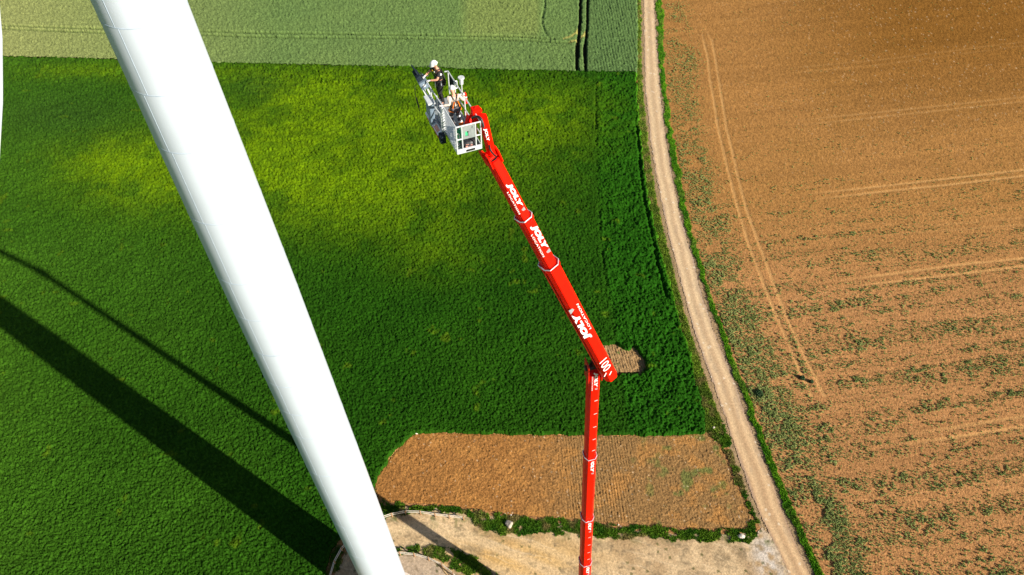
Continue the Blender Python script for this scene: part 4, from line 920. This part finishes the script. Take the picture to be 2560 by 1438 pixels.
def person(loc, face, lean, hands, feet, cfg, label, scale=1.03, drop=0.0):
    """local frame: +Y is where the person faces, +X their right"""
    o_m = PM @ Matrix.Translation(loc) @ Matrix.Rotation(face, 4, 'Z') @ Matrix.Scale(scale, 4)
    lx, ly = lean
    pel = Vector((0, -.02, .94)); wai = Vector((lx * .3, ly * .3, 1.10)); che = Vector((lx * .8, ly * .8, 1.33)); nb = Vector((lx, ly, 1.47)); hd = Vector((lx, ly + .03 + cfg['nod'], 1.60)); ht = Vector((lx, ly + .05 + cfg['nod'] * 1.4, 1.72))
    dz = Vector((0, 0, drop)); pel, wai, che, nb, hd, ht = (q - dz for q in (pel, wai, che, nb, hd, ht))
    sh = {s: Vector((lx * .95 + s * .20, ly * .95, 1.41 - drop)) for s in (-1, 1)}
    J = {}
    for s in (-1, 1):
        el, wr = arm_ik(sh[s], hands[s], .29, .27, cfg['pole'][s]); J['el', s] = el; J['wr', s] = wr
        f = Vector(feet[s]); hip = Vector((s * .11, -.01, .90 - drop)); kn, an = arm_ik(hip, f + Vector((0, -.03, .09)), .43, .42, (0, 1, 0)); J['hip', s] = hip; J['kn', s] = kn; J['an', s] = an; J['toe', s] = f + Vector((s * .03, .15, .04))
    body = [[('pel', pel, (.14, .10)), ('wai', wai, (.13, .10)), ('che', che, (.16, .115)), ('nb', nb, .065), ('nk', nb.lerp(hd, .5), .055), ('hd', hd, (.075, .09)), ('ht', ht, (.08, .095))],
            [('hd', hd, .08), ('nose', hd + Vector((0, .115, .03)), .015)], [('hd', hd, .08), ('jaw', hd + Vector((0, .07, -.05)), .04)]]
    for s in (-1, 1):
        body += [[('che', che, .1), ('sh%d' % s, sh[s], .06), ('el%d' % s, J['el', s], .048), ('wr%d' % s, J['wr', s], .034)],
                 [('pel', pel, .1), ('hip%d' % s, J['hip', s], .085), ('kn%d' % s, J['kn', s], .055), ('an%d' % s, J['an', s], .038), ('toe%d' % s, J['toe', s], .03)],
                 [('hd', hd, .08), ('ear%d' % s, hd + Vector((s * .095, .0, .03)), .014)]]
    P_ = skin_obj('person', body, M_skin); P_.matrix_world = o_m; tag(P_, label, 'person')
    tor = [[('pel', pel + Vector((0, 0, .02)), (.168, .135)), ('wai', wai, (.165, .135)), ('che', che, (.195, .15)), ('nb', nb - Vector((0, 0, .03)), (.085, .08))]]
    for s in (-1, 1):
        ch = [('che', che, .1), ('sh%d' % s, sh[s], .085)]
        if cfg['long']: ch += [('el%d' % s, J['el', s], .062), ('wr%d' % s, J['wr', s].lerp(J['el', s], .08), .04)]
        else: ch += [('sl%d' % s, sh[s].lerp(J['el', s], .72), .072)]
        tor.append(ch)
    skin_obj('shirt', tor, cfg['shirt'], P_)
    tr = []
    for s in (-1, 1):
        tr.append([('pel', pel, (.168, .13)), ('hip%d' % s, J['hip', s], .112), ('kn%d' % s, J['kn', s], .086), ('an%d' % s, J['an', s] + (J['kn', s] - J['an', s]) * .12, .075)])
    skin_obj('trousers', tr, cfg['trou'], P_)
    for s in (-1, 1):
        skin_obj('boot', [[('a', J['an', s] + Vector((0, 0, .08)), .055), ('b', J['an', s] + Vector((0, .0, -.03)), .05), ('c', J['toe', s], (.045, .035))]], M_blk, P_, 2)
        # glove: palm, four fingers curled round what is held and a thumb from the side
        wr = J['wr', s]; fd = (wr - J['el', s]).normalized(); dn = Vector((0, 0, -1)); dn = (dn - fd * dn.dot(fd)).normalized(); sd_ = fd.cross(dn).normalized()
        pm = wr + fd * .05; kn = wr + fd * .09
        ch = [[('w', wr - fd * .04, .036), ('p', pm, (.036, .026)), ('k', kn, (.038, .022))]]
        for i, (off, ln) in enumerate(((-.032, .030), (-.011, .035), (.011, .032), (.032, .025))):
            q0 = kn + sd_ * off; q1 = q0 + fd * ln; q2 = q1 + (dn * .8 + fd * .4).normalized() * ln; q3 = q2 + (dn - fd * .5).normalized() * ln * .8
            ch.append([('k', kn, .03), ('f%da' % i, q0 + fd * .012, .0105), ('f%db' % i, q1, .0100), ('f%dc' % i, q2, .0095), ('f%dd' % i, q3, .008)])
        tb = pm + sd_ * (-s) * .03 - fd * .01
        ch.append([('p', pm, .03), ('ta', tb, .014), ('tb', tb + sd_ * (-s) * .025 + fd * .02 + dn * .01, .012), ('tc', tb + sd_ * (-s) * .02 + fd * .045 + dn * .03, .010)])
        skin_obj('glove', ch, M_glove, P_, 1)
    # helmet
    b = bmesh.new(); rr = []
    up = (ht - hd).normalized(); fw = Vector((0, 1, 0)); fw = (fw - up * fw.dot(up)).normalized(); rt = fw.cross(up)
    hc = hd.lerp(ht, .62)
    for k in range(9):
        a = math.pi / 2 * k / 8; r = math.cos(a) * .128 + (.02 if k == 0 else 0); z = math.sin(a) * .135
        rr.append([hc + rt * r * .9 * math.cos(q) + fw * (r * 1.08 * math.sin(q) + (.045 if (k == 0 and math.sin(q) > .3) else 0)) + up * (z - (.01 if k == 0 else 0)) for q in [2 * math.pi * j / 28 for j in range(28)]])
    loft(b, rr); hel = bobj('helmet', b, M_helm, P_, smooth=True)
    b = bmesh.new()
    for s in (-1, 1): tube(b, hc + rt * s * .11 + up * .02, hc + rt * s * .128 + up * .02, .022, 10); curve_tube(b, [hc + rt * s * .11, hd + rt * s * .1 - up * .03, hd + fw * .05 - up * .09], .007, 5)
    bobj('chin_strap', b, M_blk, hel)
    b = bmesh.new()
    if cfg['glasses']: box(b, (-.07, .0, -.022), (.07, .03, .022), Matrix.Translation(hd + Vector((0, .095, .055))), bev=.01); bobj('sunglasses', b, M_glass, P_)
    else:
        for s in (-1, 1): bmesh.ops.create_icosphere(b, subdivisions=2, radius=.014, matrix=Matrix.Translation(hd + Vector((s * .032, .088, .055))))
        bobj('eye', b, M_glass, P_)
    # harness webbing over the shoulders, belt and thigh loops
    b = bmesh.new(); be = []
    def loop(c, rx, ry, z0, m, rad=.018, tilt=0):
        pts_ = [c + Vector((rx * math.cos(q), ry * math.sin(q), z0 - (drop if z0 > .5 else 0) + tilt * math.cos(q))) for q in np.linspace(0, 2 * math.pi, 26)]; curve_tube(b, pts_, rad, 6)
    loop(Vector((0, 0, 0)), .192, .155, 1.02, None, .026)
    for s in (-1, 1):
        curve_tube(b, [pel + Vector((s * .10, .145, .08)), che + Vector((s * .10, .165, -.05)), che + Vector((s * .11, .10, .13)), che + Vector((s * .10, -.08, .12)), che + Vector((s * .04, -.17, -.04)), pel + Vector((s * .10, -.15, .08))], .02, 6)
    bobj('harness', b, cfg['harness'][0], P_)
    b = bmesh.new()
    for s in (-1, 1): loop(J['hip', s].lerp(J['kn', s], .22), .135, .135, 0, None, .024, s * .03)
    for s in (-1, 1): curve_tube(b, [che + Vector((s * .07, -.175, -.06)), wai + Vector((s * .13, -.15, 0)), pel + Vector((s * .15, -.12, .06))], .02, 6)
    bobj('leg_loop', b, cfg['harness'][1], P_)
    b = bmesh.new()
    for s in (-1, 1):
        for (x, z) in ((.17, 1.0), (.15, .88)): tube(b, (s * (x + .02), .03, z - drop), (s * (x + .03), .05, z - .16 - drop), .016, 6)
    tube(b, (.03, .17, 1.0 - drop), (.0, .20, .70 - drop), .014, 6)
    bobj('carabiner', b, M_steel if not cfg['long'] else cfg['harness'][2], P_)
    if cfg['long']:
        b = bmesh.new()
        for s in (-1, 1):
            for f0 in (.02, .52):
                a = J['kn', s].lerp(J['an', s], f0); c = J['kn', s].lerp(J['an', s], f0 + .16); tube(b, a, c, .098 - .01 * f0, 14, .092 - .01 * f0)
        bobj('reflective_band', b, M_reflect, P_)
        b = bmesh.new()
        for s in (-1, 1): tube(b, J['kn', s].lerp(J['an', s], .68), J['an', s] + Vector((0, 0, .0)), .088, 14, .092)
        bobj('trouser_hem', b, M_orange, P_)
    else:
        b = bmesh.new()
        for c, r in ((che + Vector((-.275, -.0, .02)), .03),): tube(b, c, c + Vector((-.015, 0, .005)), .04, 12)
        tube(b, che + Vector((-.07, .15, .06)), che + Vector((-.07, .165, .06)), .03, 10)
        bobj('badge', b, M_reflect, P_)
        b = bmesh.new(); box(b, (.02, .15, 1.36), (.10, .175, 1.39), Matrix.Translation((lx * .8, ly * .8, 0))); bobj('name_tag', b, M_yellow, P_)
    return P_
person((.50, 3.26, 0), R(90 + 8), (0, .08), {-1: (-.18, .47, 1.18), 1: (.16, .50, 1.20)}, {-1: (-.16, .02, 0), 1: (.18, -.10, 0)},
       dict(nod=.05, pole={-1: (-.8, -.3, -.5), 1: (.8, -.3, -.5)}, long=False, shirt=M_shirt1, trou=M_trou1, harness=(M_blk, M_blk, M_steel), glasses=True),
       'person in black with white helmet and gloves, standing at the platform controls')
person((.50, 1.55, 0), R(6), (0, .04), {-1: (-.54, -.10, 1.20), 1: (.44, .12, 1.22)}, {-1: (-.15, .0, 0), 1: (.16, -.14, 0)},
       dict(nod=.05, pole={-1: (-.2, -.6, -.6), 1: (.2, -.6, -.6)}, long=True, shirt=M_shirt2, trou=M_trou2, harness=(M_blk, M_orange, M_yellow), glasses=False),
       'person in cream shirt with orange harness, both arms out holding the platform rails', .95, .04)
